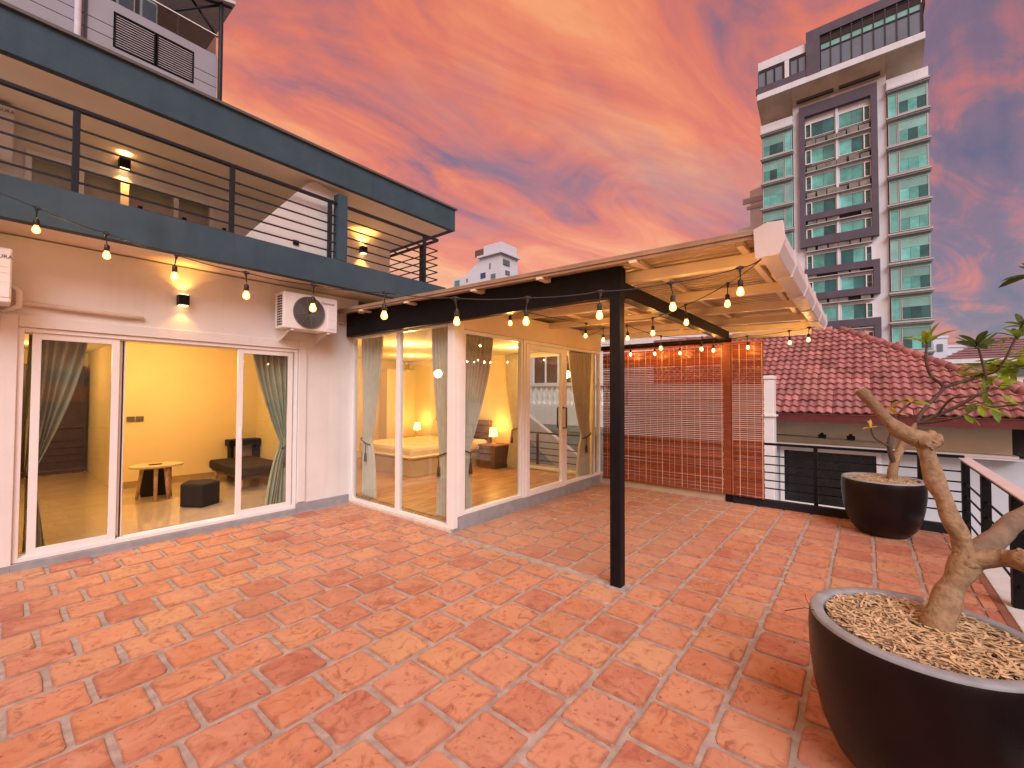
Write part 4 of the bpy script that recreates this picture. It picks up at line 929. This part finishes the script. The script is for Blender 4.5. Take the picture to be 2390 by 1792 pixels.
# ============================================================ balustrade house seen through the far bedroom window
bal_white = mat('white_stucco', (.66, .66, .64), .8, var=.08, scale=3, stain=.3, scol=(.42, .44, .42))
teal_wall = mat('teal_grey_wall', (.20, .27, .26), .8, var=.1)
bh = thing('balustrade_house', 'white house with stone balustrade seen through the bedroom window', 'house', (11, 8, -10))
q = MB(); q.box(11.0, 14.0, 5.4, 13, -10, 1.40); part('wall', q, bal_white, bh)
q = MB(); q.box(10.94, 11.06, 5.4, 13, .62, .80); q.box(10.97, 11.0, 5.4, 13, -1.5, .62); part('string_course', q, teal_wall, bh)
q = MB(); q.box(10.95, 11.17, 5.4, 13, 1.95, 2.06); part('rail', q, bal_white, bh, .01)
m = MB(); m.lathe([(.06, 0), (.06, .05), (.035, .07), (.03, .12), (.065, .22), (.06, .30), (.03, .40), (.04, .46), (.06, .48), (.06, .55)], 0, 0, 12); me = m.mesh('baluster'); me.materials.append(bal_white)
for i in range(28): inst('baluster', me, bh, (11.06, 5.55 + i * .2, 1.40))
q = MB(); q.box(12.2, 14, 5.4, 13, 1.40, 4.3); part('upper_wall', q, bal_white, bh)
q = MB(); q.box(12.0, 12.2, 2.0, 5.4, -10, 2.0); part('garden_wall', q, bal_white, bh)
dglass = mat('dark_window_glass', (.03, .035, .04), .08, var=.2)
for y in (6.6, 7.9, 9.2, 10.5):
    q = MB(); frame_rect(q, 'x', 12.2, y, y + 1.1, 2.0, 3.6, .07, -.05, .02); q.box(12.15, 12.22, y + .52, y + .58, 2.07, 3.53); f = part('window', q, alu_white, bh)
    part('pane', pane_mb('x', 12.17, y + .06, y + 1.04, 2.06, 3.54), dglass, f)
q = MB(); q.prism([(4.4, -.55), (7.3, 1.25), (7.3, .62), (4.4, -1.4)], 'x', 9.4, 9.55)
solo('stair_parapet', q, wall_white, 'sloping white stair parapet outside the far bedroom window', 'parapet', (9.5, 5.8, 0))
wr = thing('window_railing', 'thin dark bar railing outside the far bedroom window', 'railing', (8.1, 5, .1))
rail_run(wr, (8.1, 4.3), (8.1, 7.4), .1, (.2, .34, .48, .62), .84, (.02, .5, .98), bm=dark_steel)
q = MB(); q.box(8.0, 8.2, 4.2, 7.6, -10, .1); solo('low_wall', q, bal_white, 'low white wall carrying the thin window railing', 'wall', (8.1, 6, -10))

# ============================================================ neighbour house with red tiled roof
nh = thing('tiled_house', 'cream neighbour house with a hipped red tiled roof behind the railing', 'house', (17, 1, -10))
cream = mat('cream_render', (.74, .72, .60), .85, var=.06, scale=2, stain=.15)
pale = mat('pale_blue_white_render', (.60, .69, .78), .85, var=.06, scale=1.5, stain=.15)
q = MB(); q.box(17.0, 24, -2.95, 9, .17, 1.25); part('wall', q, cream, nh)
q = MB(); q.box(16.85, 24, -9, 9, -10, .05); q.box(17.0, 24, -9, -4.6, .05, 1.2); part('lower_wall', q, pale, nh)
q = MB(); q.box(16.5, 17.05, -3.05, 9, .055, .10); q.box(16.62, 17.02, -3.0, 9, .10, .168); part('ledge', q, alu_white, nh, .01)
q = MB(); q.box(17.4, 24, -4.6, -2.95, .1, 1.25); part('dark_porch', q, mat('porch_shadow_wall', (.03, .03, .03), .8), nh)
q = MB(); frame_rect(q, 'x', 16.85, -.35, 2.22, -1.86, .03, .12, -.06, .0); f = part('window', q, alu_white, nh, .01)
part('pane', pane_mb('x', 16.82, -.24, 2.1, -1.75, -.08), mat('black_window', (.012, .013, .014), .15, var=.4, scale=1.5, stain=.4, scol=(.05, .05, .05)), f)
q = MB(); q.tube([(16.7, 2.45, -3), (16.7, 2.45, 1.0)], .05, 10); part('downpipe', q, alu_white, nh)
q = MB(); q.tube([(16.55, 2.35, .42), (16.5, 1.2, .40), (16.5, -.6, .33)], .025, 8); part('conduit', q, mat('grey_conduit', (.2, .19, .18), .6), nh)
for y in (1.05, .35):
    q = MB(); q.box(16.42, 16.58, y - .1, y + .1, .38, .50); q.box(16.38, 16.46, y - .04, y + .04, .48, .56); part('floodlight', q, black_steel, nh, .01)
EX, EZ, RX, RZ, YR, YL = 15.8, 1.173, 20.5, 4.20, .68, -4.0
maroon = mat('maroon_fascia', (.13, .025, .025), .5, var=.2)
q = MB(); q.box(EX + .02, EX + .08, YL + .02, 9, .90, 1.15); q.box(EX + .08, 17.0, YL + .1, 9, 1.10, 1.14); q.box(EX + .08, 24, YL + .02, YL + .08, .90, 1.15); part('fascia', q, maroon, nh)
rt = mat('red_roof_tile', (.35, .155, .15), .6, rnd=.24, var=.26, scale=2.2, stain=.4, scol=(.45, .28, .26), sscale=1.2, bump=.15, bscale=30)
q = MB(); q.add([(EX, YL, EZ - .04), (EX, 9, EZ - .04), (RX, 9, RZ - .04), (RX, YR, RZ - .04), (25, YL, EZ - .04), (25, 9, EZ - .04)], [(0, 1, 2, 3), (0, 3, 4), (2, 5, 4, 3)]); roof = part('roof', q, rt, nh)
sl_ = Vector((RX - EX, 0, RZ - EZ)); ln = sl_.length; up_ = sl_.normalized(); nrm = Vector((-up_.z, 0, up_.x))
TW, TL = .44, .352
vs = []; NW = 12
for (v, dz) in ((.10, .035), (-.03, .045), (-.03, .080), (TL, .018)):
    for i in range(NW + 1): vs.append((TW * i / NW, v, dz + .030 * cos(2 * pi * 2 * i / NW + pi)))
m = MB(); m.add(vs, [(r * (NW + 1) + i, r * (NW + 1) + i + 1, (r + 1) * (NW + 1) + i + 1, (r + 1) * (NW + 1) + i) for r in range(3) for i in range(NW)]); tme = m.mesh('roof_tile'); tme.materials.append(rt)
raw_t = vs; rows = int(ln / .328); cnt = 0
Mr = Matrix((Vector((0, -1, 0)), up_, nrm)).transposed(); eul = Mr.to_euler()
rest = MB()
for r in range(rows + 1):
    s_ = min(r * .328, ln - .30); p = Vector((EX, 0, EZ)) + up_ * s_; frac = s_ / ln
    ymin = YL + (YR - YL) * frac; y = 3.4 + (TW / 2 if False else 0)
    while y - TW > ymin - .30:
        if cnt < 300: o = inst('roof_tile', tme, roof, (p.x, y + rng.uniform(-.012, .012), p.z + rng.uniform(-.008, .008)), (eul[0] + rng.uniform(-.012, .012), eul[1] + rng.uniform(-.012, .012), eul[2]), (1, 1, 1)); cnt += 1
        y -= TW * 1.0
    y = 3.4 + TW
    while y < 8.9:
        rest.add([Vector((p.x, y, p.z)) + Mr @ Vector(v) for v in raw_t], [(k_ * (NW + 1) + i, k_ * (NW + 1) + i + 1, (k_ + 1) * (NW + 1) + i + 1, (k_ + 1) * (NW + 1) + i) for k_ in range(3) for i in range(NW)]); y += TW
o = part('roof_tile_field', rest, rt, roof); o['kind'] = 'stuff'
cap_pts = [Vector((RX, 8.9, RZ + .02)), Vector((RX, YR, RZ + .02))]; A_, B_ = Vector((RX, YR, RZ + .02)), Vector((EX - .05, YL - .05, EZ + .03))
def caps(A, B, step):
    n = int((B - A).length / step); d = (B - A).normalized()
    for i in range(n):
        p0 = A + d * (i * step); p1 = A + d * ((i + 1) * step + .04)
        q = MB(); q.tube([p0, p0 + d * (step * .9), p1], [.115, .125, .135], 10); part('ridge_tile', q, rt, roof)
caps(A_, B_, .36); caps(cap_pts[0], cap_pts[1], .36)
q = MB(); q.box(14.95, 15.4, 2.12, 2.42, -10, 1.06); q.box(14.95, 15.4, 2.12, 2.42, 1.12, 2.16); q.box(14.9, 15.45, 2.07, 2.47, 1.06, 1.12); q.box(14.97, 15.38, 2.14, 2.40, 2.16, 2.19); q.box(14.93, 15.42, 2.10, 2.44, 2.19, 2.30)
solo('gate_pillar', q, alu_white, 'white square pillar with a cap right of the narrow blind', 'pillar', (15.2, 2.27, -10), bevel=.02)
q = MB(); q.tube([(14.5, -2.6, .45), (10, -2.8, .12), (6, -2.9, -.1)], .012, 6)
solo('overhead_cable', q, rubber, 'thin black cable crossing the pale wall beyond the side railing', 'cable', (12, -2.7, .3))
# ============================================================ tower block
TX = 62.0
tw = thing('tower_block', 'tall white apartment tower with teal windows and dark purple grey frames', 'tower', (TX, 2, -10))
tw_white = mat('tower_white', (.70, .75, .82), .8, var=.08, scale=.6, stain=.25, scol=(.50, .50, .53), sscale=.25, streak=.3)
tw_purple = mat('tower_purple_grey', (.090, .080, .115), .7, var=.15, scale=.8)
tw_cream = mat('tower_soffit_cream', (.62, .52, .40), .8, var=.2, scale=.5, stain=.4, scol=(.38, .30, .22), sscale=.4)
tw_ledge = mat('tower_ledge_grey', (.46, .47, .50), .7, var=.12)
teal = mat('teal_curtained_glass', (.14, .50, .47), .2, rnd=.4, var=.35, scale=.9, stain=.5, scol=(.02, .11, .12), sscale=.5)
teal_d = mat('teal_dark_glass', (.03, .14, .15), .1, rnd=.4, var=.4, scale=.7)
blue_g = mat('blue_grey_glass', (.16, .22, .28), .12, var=.2, scale=.3)
bay_g = mat('bay_spandrel_teal', (.20, .46, .44), .4, rnd=.2, var=.2, scale=.6)
FP = 3.165
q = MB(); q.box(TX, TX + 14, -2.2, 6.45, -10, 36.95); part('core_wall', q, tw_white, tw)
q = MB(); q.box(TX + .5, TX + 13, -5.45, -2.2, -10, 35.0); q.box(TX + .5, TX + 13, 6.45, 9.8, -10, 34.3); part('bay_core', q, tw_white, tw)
def wmesh(name, w, h, t, d, m):
    q = MB(); frame_rect(q, 'x', 0, -w / 2, w / 2, 0, h, t, -d, 0); me = q.mesh(name); me.materials.append(m); return me
def pmesh(w, h, m, d=.02):
    q = MB(); q.box(-d - .01, -d, -w / 2, w / 2, 0, h); me = q.mesh('pane'); me.materials.append(m); return me
rg = random.Random(8)
bigw = wmesh('window', 2.3, 2.35, .07, .10, tw_ledge); nar = wmesh('window', .75, 2.35, .06, .10, tw_ledge)
ptop = pmesh(2.16, .95, bay_g, .05); plow = [pmesh(.72, 1.26, teal, .05), pmesh(.72, 1.26, teal_d, .05)]; pn = [pmesh(.63, 2.2, teal, .05), pmesh(.63, 2.2, bay_g, .05)]
ledge_m = MB(); ledge_m.box(-.75, .6, -1.75, 1.75, -.16, 0); ledge_m.box(-.62, .6, -1.68, 1.68, -.30, -.16); lme = ledge_m.mesh('ledge'); lme.materials.append(tw_ledge)
body_m = MB(); body_m.box(-.25, .55, -1.6, 1.6, 0, FP - .30); bme = body_m.mesh('bay'); bme.materials.append(bay_g)
for k in range(13):
    for side, yc, z0 in ((-1, -3.87, 31.73 - FP * k), (1, 8.12, 31.42 - FP * k)):
        inst('ledge', lme, tw, (TX, yc, z0), scale=(1, 1, 1)); inst('bay', bme, tw, (TX, yc, z0))
        inner = yc - side * 0; wc = yc + side * -.0
        f = inst('window', bigw, tw, (TX - .26, yc + side * .38, z0 + .2)); 
        o = inst('pane', ptop, f, (0, 0, 0)); o.location = (0, 0, 1.33)
        for j in range(3):
            o = inst('pane', plow[1 if rg.random() < .38 else 0], f, (0, 0, 0)); o.location = (0, -.74 + .74 * j, .05)
        f = inst('window', nar, tw, (TX - .26, yc - side * 1.2, z0 + .2)); o = inst('pane', pn[rg.randrange(2)], f, (0, 0, 0)); o.location = (0, 0, .07)
for side, yc, z0 in ((-1, -3.87, 31.73 + FP), (1, 8.12, 31.42 + FP)): inst('ledge', lme, tw, (TX, yc, z0))
q = MB(); q.box(TX - .4, TX + 1, -5.5, -2.2, 34.92, 36.1); part('bay_parapet', q, tw_white, tw); q = MB(); q.box(TX - .4, TX + 1, 6.45, 9.85, 34.60, 35.75); part('bay_parapet', q, tw_white, tw)
# dark frames proud of the middle of the facade
def bar(y0, y1, z0, z1, name='dark_frame', d=.55, m=None):
    q = MB(); q.box(TX - d, TX + .05, y0, y1, z0, z1); part(name, q, m or tw_purple, tw)
bar(-1.42, -.85, 19.3, 36.24); bar(5.22, 5.79, 19.3, 36.24); bar(-.85, 5.22, 35.0, 36.24); bar(-.85, 5.22, 19.3, 20.3); bar(-.85, 5.22, 22.4, 23.1)
bar(-1.44, -.88, 12.92, 16.66); bar(-.88, 5.4, 15.9, 16.66); bar(-.88, 5.4, 12.92, 13.7); bar(-1.46, -.88, 2.0, 10.28); bar(-.88, 5.4, 9.4, 10.28)
bar(2.05, 2.28, -10, 35.0, 'mullion', .25, tw_white)
cw = wmesh('window', 2.35, 1.75, .06, .10, tw_white); cas = wmesh('casement', .62, 1.7, .10, .16, alu_white); cp = [pmesh(1.1, 1.62, teal, .03), pmesh(1.1, 1.62, teal_d, .03)]; csp = pmesh(.42, .68, teal_d, .03)
acb = MB(); acb.box(-.42, 0, -.48, .48, 0, .62); acme = acb.mesh('air_conditioner'); acme.materials.append(mat('far_ac_box', (.22, .22, .20), .7, var=.4, scale=1.2, stain=.6, scol=(.05, .05, .05), sscale=.8))
shelf = MB(); shelf.box(-.5, 0, -.85, 5.22, 0, .09); shm = shelf.mesh('ledge'); shm.materials.append(tw_ledge)
recess = MB(); recess.box(-.06, 0, -.85, 5.22, 0, .95); rme = recess.mesh('service_recess'); rme.materials.append(mat('service_recess_dark', (.05, .055, .05), .8, var=.4))
for k in range(14):
    z0 = 32.35 - FP * k
    if z0 < -8: break
    inst('service_recess', rme, tw, (TX, 0, z0 - 1.0)); inst('ledge', shm, tw, (TX, 0, z0 - 1.02))
    for yc in (.85, 3.5):
        f = inst('window', cw, tw, (TX - .02, yc, z0 + .1))
        for s_ in (-.57, .57):
            o = inst('pane', cp[1 if rg.random() < .3 else 0], f, (0, 0, 0)); o.location = (0, s_, .06)
    for yc in (-.52, 4.9):
        f = inst('casement', cas, tw, (TX - .05, yc, z0 + .1))
        for zz in (.11, .90): o = inst('pane', csp, f, (0, 0, 0)); o.location = (0, 0, zz)
    for j in range(6):
        if rg.random() < .85: inst('air_conditioner', acme, tw, (TX, -.25 + j * .98 + rg.uniform(-.08, .08), z0 - .93), scale=(1, rg.uniform(.8, 1), rg.uniform(.8, 1.1)))
# crown: soffit, cap, purple frame and glass
q = MB(); q.prism([(TX + .4, 36.5), (TX - 1.9, 38.15), (TX + 12, 38.15), (TX + 12, 36.5)], 'y', -2.1, 6.4); part('crown_soffit', q, tw_cream, tw)
q = MB(); q.prism([(TX + 3, 36.5), (TX - 1.9, 38.15), (TX + 12, 38.15), (TX + 12, 36.5)], 'y', -5.2, -2.1); part('crown_soffit', q, tw_cream, tw); q = MB(); q.prism([(TX + 3, 36.0), (TX - 1.9, 38.15), (TX + 12, 38.15), (TX + 12, 36.0)], 'y', 6.4, 10.0); part('crown_soffit', q, tw_cream, tw)
for y0, y1 in ((-1.7, 1.9), (2.4, 6.0)):
    q = MB(); q.box(TX - .62, TX + .3, y0, y1, 36.95, 37.75); part('slot', q, mat('tower_dark_slot', (.05, .045, .04), .8), tw)
q = MB(); q.box(TX - 2.1, TX + 12, -5.2, 9.9, 38.15, 38.85); part('cap_slab', q, tw_white, tw)
q = MB(); q.box(TX - 1.9, TX + 12, 4.75, 9.8, 41.9, 42.9); part('parapet', q, tw_white, tw)
q = MB(); q.box(TX - 1.9, TX + 12, -5.1, 9.7, 38.85, 41.8); part('crown_core', q, dglass, tw)
q = MB(); q.box(TX - 2.15, TX - 1.88, 3.55, 4.85, 38.85, 43.85); q.box(TX - 2.15, TX - 1.88, -5.25, 3.55, 43.0, 43.85); q.box(TX - 2.1, TX - 1.88, 3.9, 10.05, 38.85, 39.65); q.box(TX - 2.15, TX + 12, -5.3, 4.85, 43.85, 44.0); part('crown_frame', q, tw_purple, tw)
q = MB(); q.box(TX - 1.87, TX + 12, -5.25, 4.85, 41.8, 43.8); part('crown_back', q, dglass, tw)
pw = wmesh('window', .93, 2.35, .05, .12, mat('navy_mullion', (.02, .03, .05), .5)); pw2 = wmesh('window', .93, .75, .05, .12, MATS['navy_mullion']); pg1 = pmesh(.84, 2.26, blue_g, .04); pg2 = pmesh(.84, .68, bay_g, .04); pg3 = pmesh(.84, .68, dglass, .04)
for i in range(9):
    yc = 3.02 - i * .935
    f = inst('window', pw, tw, (TX - 1.9, yc, 38.9)); o = inst('pane', pg1, f, (0, 0, 0)); o.location = (0, 0, .05)
    f = inst('window', pw2, tw, (TX - 1.9, yc, 41.3)); o = inst('pane', pg2, f, (0, 0, 0)); o.location = (0, 0, .04)
    f = inst('window', pw2, tw, (TX - 1.9, yc, 42.1)); o = inst('pane', pg3, f, (0, 0, 0)); o.location = (0, 0, .04)
    q = MB(); q.box(TX - 1.98, TX - 1.88, yc - .52, yc - .44, 42.05, 43.0); part('fin', q, tw_white, tw)
for i, yc in enumerate((9.4, 8.5, 7.6, 6.0, 5.3)):
    f = inst('window', pw, tw, (TX - 1.9, yc, 39.7), scale=(1, .9, .78)); o = inst('pane', pg1, f, (0, 0, 0)); o.location = (0, 0, .05)
q = MB(); q.box(TX - 2.0, TX - 1.88, 6.55, 7.0, 39.65, 41.8); part('pier', q, tw_white, tw)

# neighbouring block half hidden behind the tower
sb = thing('side_block', 'pale building with curved roof screen peeking out left of the tower', 'building', (68, 13, -10))
q = MB(); q.box(68, 76, 9.9, 13.9, -10, 25.5); part('wall', q, tw_white, sb)
q = MB(); q.box(67.9, 68.1, 9.9, 13.1, 22.3, 24.6)
for y in (12.3, 11.2, 10.3): 
    z = MB(); z.box(67.86, 67.96, y - .02, y + .85, 22.3, 24.4); part('window', z, blue_g, sb)
q = MB(); q.prism([(12.3, 25.5), (12.3, 30.6), (10.9, 30.9), (10.4, 28.2), (10.0, 30.5), (9.6, 30.8), (9.6, 25.5)], 'x', 68.2, 69.2); part('roof_screen', q, tw_white, sb)
q = MB(); q.box(68.0, 68.3, 8.6, 13.2, 28.9, 29.6); q.box(68.0, 68.3, 9.6, 12.7, 28.0, 28.4); part('roof_louvre', q, tw_ledge, sb)
# white podium strip behind the tiled roof
pb = thing('podium_building', 'low white building strip with grey windows just above the tiled roof ridge', 'building', (40, 8, -10))
q = MB(); q.box(40, 48, 2.6, 16, -10, 7.3); part('wall', q, alu_white, pb)
for y in (3.4, 5.2, 7.0, 9.4):
    z = MB(); z.box(39.9, 40.02, y, y + 1.3, 5.4, 6.9); part('window', z, mat('grey_far_window', (.2, .2, .21), .3, var=.4, scale=1.5), pb)
# ============================================================ white apartment block in the distance, centre
mbld = thing('white_block', 'distant white apartment block with teal trim above the canopy roof', 'building', (95, 82, -10))
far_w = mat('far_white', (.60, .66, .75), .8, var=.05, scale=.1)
far_t = mat('far_teal', (.10, .24, .25), .5, var=.2, scale=.3)
far_d = mat('far_window', (.13, .17, .20), .3, var=.3, scale=.3); far_b = mat('far_blue_window', (.03, .08, .20), .3)
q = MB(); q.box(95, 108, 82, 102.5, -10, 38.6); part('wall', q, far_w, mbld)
q = MB(); q.prism([(82.1, 38.6), (82.1, 43), (90, 43), (96, 39.2), (96, 38.6)], 'x', 95.02, 103); part('stair_tower', q, far_w, mbld)
q = MB(); q.box(94.2, 103.5, 81.2, 91, 43, 43.6); part('cornice', q, far_w, mbld)
q = MB(); q.box(94.6, 102, 81.6, 88.5, 43.6, 46.3); part('penthouse', q, far_w, mbld)
q = MB(); q.box(94.5, 99, 88.5, 92, 43.6, 45.6); part('roof_plant', q, mat('rust_roof', (.13, .08, .07), .7), mbld)
q = MB(); q.box(100, 116, 83, 98, 34, 39.2); part('rear_wing', q, far_w, mbld)
q = MB(); q.box(92.5, 112, 79.5, 88, -10, 33.8); part('front_wing', q, far_w, mbld)
q = MB(); q.box(92.2, 112.3, 79.2, 88.3, 33.0, 33.8); q.box(92.4, 92.6, 88, 98, 29.5, 31.2); part('teal_band', q, far_t, mbld)
def fw(x, y, z, w, h, face, m): 
    q = MB()
    if face == 'x': q.box(x - .15, x + .05, y, y + w, z, z + h)
    else: q.box(x, x + w, y - .15, y + .05, z, z + h)
    part('window', q, m, mbld)
for (y, z, w, h, m) in ((99.2, 36.0, 2.2, 1.9, far_t), (99, 33.6, 1.6, 1.9, far_t), (101.3, 33.3, .5, .9, far_d), (101.3, 31.3, .5, .8, far_d), (95.5, 36.8, .6, 1.0, far_d), (95.5, 34.4, .6, 1.0, far_d), (93.8, 31.0, 3.2, 2.6, far_t), (88, 36.8, 2, 1.6, far_b), (88.6, 34.2, 1.6, 1.6, far_b), (86.8, 34.2, .5, 1.2, far_d), (88.2, 32.3, 1.6, 1.2, far_d), (84, 36.2, 1.8, 1.2, far_d), (84, 34.1, 1.8, 1.8, far_d), (86, 39.2, .4, 1.6, far_d)): fw(95, y, z, w, h, 'x', m)
for (x, z, w, h, m) in ((96, 40.0, 3, 1.6, far_d), (97, 37.2, 2, 1.3, far_d)): fw(x, 82, z, w, h, 'y', m)
for (x, z, w, h, m) in ((101, 37, 2, 1.1, far_d), (105, 37, 2, 1.1, far_d), (109, 37, 2, 1.1, far_d)): fw(x, 83, z, w, h, 'y', m)
for (x, z, w, h, m) in ((94, 28.6, 2.6, 4.2, far_t), (99, 28.6, 2.6, 3.6, far_t), (104, 28.6, 2.6, 3.4, far_t)): fw(x, 79.5, z, w, h, 'y', m)
fw(92.5, 81.3, 29.2, 1.6, 2.8, 'x', far_t)
q = MB(); q.tube([(103, 84, 39), (103, 84, 43)], .12, 6); part('antenna', q, far_w, mbld)
# ============================================================ houses at the right horizon
hr = thing('distant_house', 'hazy pinkish house with mauve hipped roof behind the frangipani', 'house', (60, -10, -10))
q = MB(); q.box(60.8, 72, -14.5, -6.6, -10, 5.1); part('wall', q, mat('far_pink_wall', (.50, .42, .42), .8), hr)
q = MB(); q.box(60.2, 72.6, -15, -6.0, 4.9, 5.35); part('eave', q, tw_white, hr)
q = MB(); q.add([(60.2, -15.2, 5.35), (60.2, -5.9, 5.35), (72.6, -5.9, 5.35), (72.6, -15.2, 5.35), (65, -10.9, 7.9), (67, -10.2, 7.9)], [(0, 1, 5, 4), (1, 2, 5), (2, 3, 4, 5), (3, 0, 4)])
rf = part('roof', q, mat('mauve_roof', (.26, .15, .17), .7, var=.2, scale=1), hr)
for i in range(9):
    z = 5.45 + i * .26; x = 60.2 + 4.8 * i * .26 / 2.55; f_ = i * .26 / 2.55
    q = MB(); q.box(x - .06, x + .06, -15.2 + 4.3 * f_, -5.9 - 4.3 * f_, z - .05, z + .03); part('tile_course', q, MATS['mauve_roof'], rf)
for y in (-8.0, -12.4):
    q = MB(); q.box(60.7, 60.85, y, y + 1.6, 3.6, 4.6); part('window', q, far_d, hr)
q = MB(); q.box(60.5, 60.8, -14.5, -6.4, 3.0, 3.25); part('ledge', q, tw_white, hr)
for i, (x, y0, y1, z, lb) in enumerate(((72, -7.6, -5.6, 8.6, 'pale tall block just right of the tower foot'), (74, -10.5, -7.6, 7.6, 'pale low block between the tower foot and the mauve roofed house'))):
    t = thing('distant_block', lb, 'building', (x, (y0 + y1) / 2, -10)); q = MB(); q.box(x, x + 6, y0, y1, -10, z); part('wall', q, far_w, t); q = MB(); q.box(x - .1, x + 6.1, y0 - .1, y1 + .1, z, z + .25); part('parapet', q, far_w, t)
    for j in range(2): q = MB(); q.box(x - .06, x + .04, y0 + .4 + j * .8, y0 + .9 + j * .8, z - 1.6, z - .7); part('window', q, far_d, t)
# garden trees beyond the tiled house
def bush_tree(x, y, h, r, label, seed):
    rg = random.Random(seed); t = thing('garden_tree', label, 'tree', (x, y, -10)); q = MB(); q.tube([(x, y, -10), (x + .1, y, h - r)], [.25, .12], 8); part('trunk', q, bark2, t)
    q = MB()
    for i in range(900):
        d = Vector((rg.gauss(0, 1), rg.gauss(0, 1), rg.gauss(0, .8))).normalized() * r * rg.random() ** .35; d *= .75 + .5 * noise.noise(d * 1.3 + Vector((seed, 0, 0)))
        c = Vector((x, y, h - r * .5)) + d; a = Vector((rg.gauss(0, 1), rg.gauss(0, 1), rg.gauss(0, 1))).normalized(); b_ = a.orthogonal().normalized(); s_ = rg.uniform(.12, .26)
        q.add([c - a * s_, c + b_ * s_ * .5, c + a * s_, c - b_ * s_ * .5], [(0, 1, 2, 3)])
    part('crown', q, leaf_mats[seed % 2], t)
bush_tree(40, -6.0, 2.6, 1.6, 'green garden tree beyond the hip of the tiled roof', 3)
bush_tree(44, -9.4, 2.8, 1.9, 'wider green garden tree at the right edge beyond the tiled roof', 4)

# ============================================================ grey building rising behind the house, top left
BY = 16.0
gb = thing('clad_building', 'grey panel clad building with louvred vents and glass balcony at top left', 'building', (0, BY, -10))
clad = mat('lilac_grey_cladding', (.30, .31, .36), .6, var=.08, scale=.8, stain=.2, scol=(.26, .25, .28), sscale=.5)
seams = [-10, 6.2, 7.2, 8.2, 9.0, 9.7, 10.3, 10.75, 11.13, 11.50, 11.84, 12.57]
for i in range(len(seams) - 1):
    z0, z1 = seams[i], seams[i + 1] - .022
    if z1 > 11.28 and z0 < 12.25 and z0 > 11.0:
        for a_, b2 in ((-12, 2.08), (3.94, 4.55)): q = MB(); q.box(a_, b2, BY, BY + .2, z0, z1); part('panel', q, clad, gb)
        zz = [(z0, min(z1, 11.28)), (max(z0, 12.29), z1)]
        for a_, b2 in zz:
            if b2 - a_ > .02: q = MB(); q.box(2.08, 3.94, BY, BY + .2, a_, b2); part('panel', q, clad, gb)
    else: q = MB(); q.box(-12, 4.55, BY, BY + .2, z0, z1); part('panel', q, clad, gb)
q = MB(); q.box(-12, 4.5, BY + .2, BY + 12, -10, 12.5); part('core', q, mat('seam_shadow', (.06, .06, .07), .8), gb)
for x0 in (2.10, 3.03):
    q = MB(); frame_rect(q, 'y', BY, x0, x0 + .89, 11.3, 12.27, .03, -.02, .12); f = part('louvre', q, black_steel, gb)
    for j in range(13):
        z = 11.35 + j * .069; s_ = MB(); s_.hexa([(x0 + .03, BY - .01, z), (x0 + .86, BY - .01, z), (x0 + .86, BY + .06, z + .022), (x0 + .03, BY + .06, z + .022)], [(x0 + .03, BY - .01, z + .020), (x0 + .86, BY - .01, z + .020), (x0 + .86, BY + .06, z + .042), (x0 + .03, BY + .06, z + .042)]); part('slat', s_, mat('louvre_slat', (.42, .40, .42), .5), f)
q = MB(); q.tube([(1.38, BY - .08, -10), (1.38, BY - .08, 16)], .07, 10); part('downpipe', q, mat('pale_pipe', (.5, .48, .52), .5), gb)
q = MB(); q.box(1.50, 1.56, BY - .02, BY + .1, 6, 16); part('joint', q, MATS['seam_shadow'], gb)
q = MB(); q.tube([(4.62, BY - .05, 6), (4.62, BY - .05, 17)], .065, 10); part('corner_pole', q, dark_steel, gb)
for i, x in enumerate((-1.5, .0, 1.55, 2.55, 3.55)):
    q = MB(); q.box(x, x + (.97 if i > 1 else 1.47), BY + .05, BY + .075, 12.57, 13.22); part('balustrade_pane', q, glass('balcony_glass', (.50, .62, .64), 1.0), gb)
q = MB(); q.box(-3, 4.55, BY + .04, BY + .09, 13.22, 13.25); part('handrail', q, alu_white, gb)
q = MB(); q.box(-12, 3.1, BY + 1.4, BY + 1.6, 12.5, 17); part('upper_wall', q, mat('brown_upper_wall', (.10, .06, .06), .7, var=.3), gb)
for i in range(6):
    q = MB(); x = .1 + i * .55; q.box(x, x + .42, BY + 1.3, BY + 1.42, 12.6, 14.1); f = part('window', q, alu_white, gb); z = MB(); z.box(x + .05, x + .37, BY + 1.27, BY + 1.31, 12.65, 14.0); part('pane', z, blue_g, f)
q = MB(); q.hexa([(3.2, BY + .1, 14.1), (4.95, BY - .3, 14.35), (4.95, BY + 3, 14.35), (3.2, BY + 3, 14.1)], [(3.2, BY + .1, 14.2), (4.95, BY - .3, 14.45), (4.95, BY + 3, 14.45), (3.2, BY + 3, 14.2)]); part('canopy', q, mat('pale_canopy', (.5, .47, .45), .6), gb)
for (a_, b2) in (((3.3, BY + .3, 13.3), (4.6, BY + .1, 14.3)), ((3.9, BY + .3, 14.15), (4.6, BY + .2, 13.3)), ((3.3, BY + .2, 14.0), (4.9, BY - .1, 14.3))):
    q = MB(); q.tube([a_, b2], .035, 6); part('strut', q, dark_steel, gb)
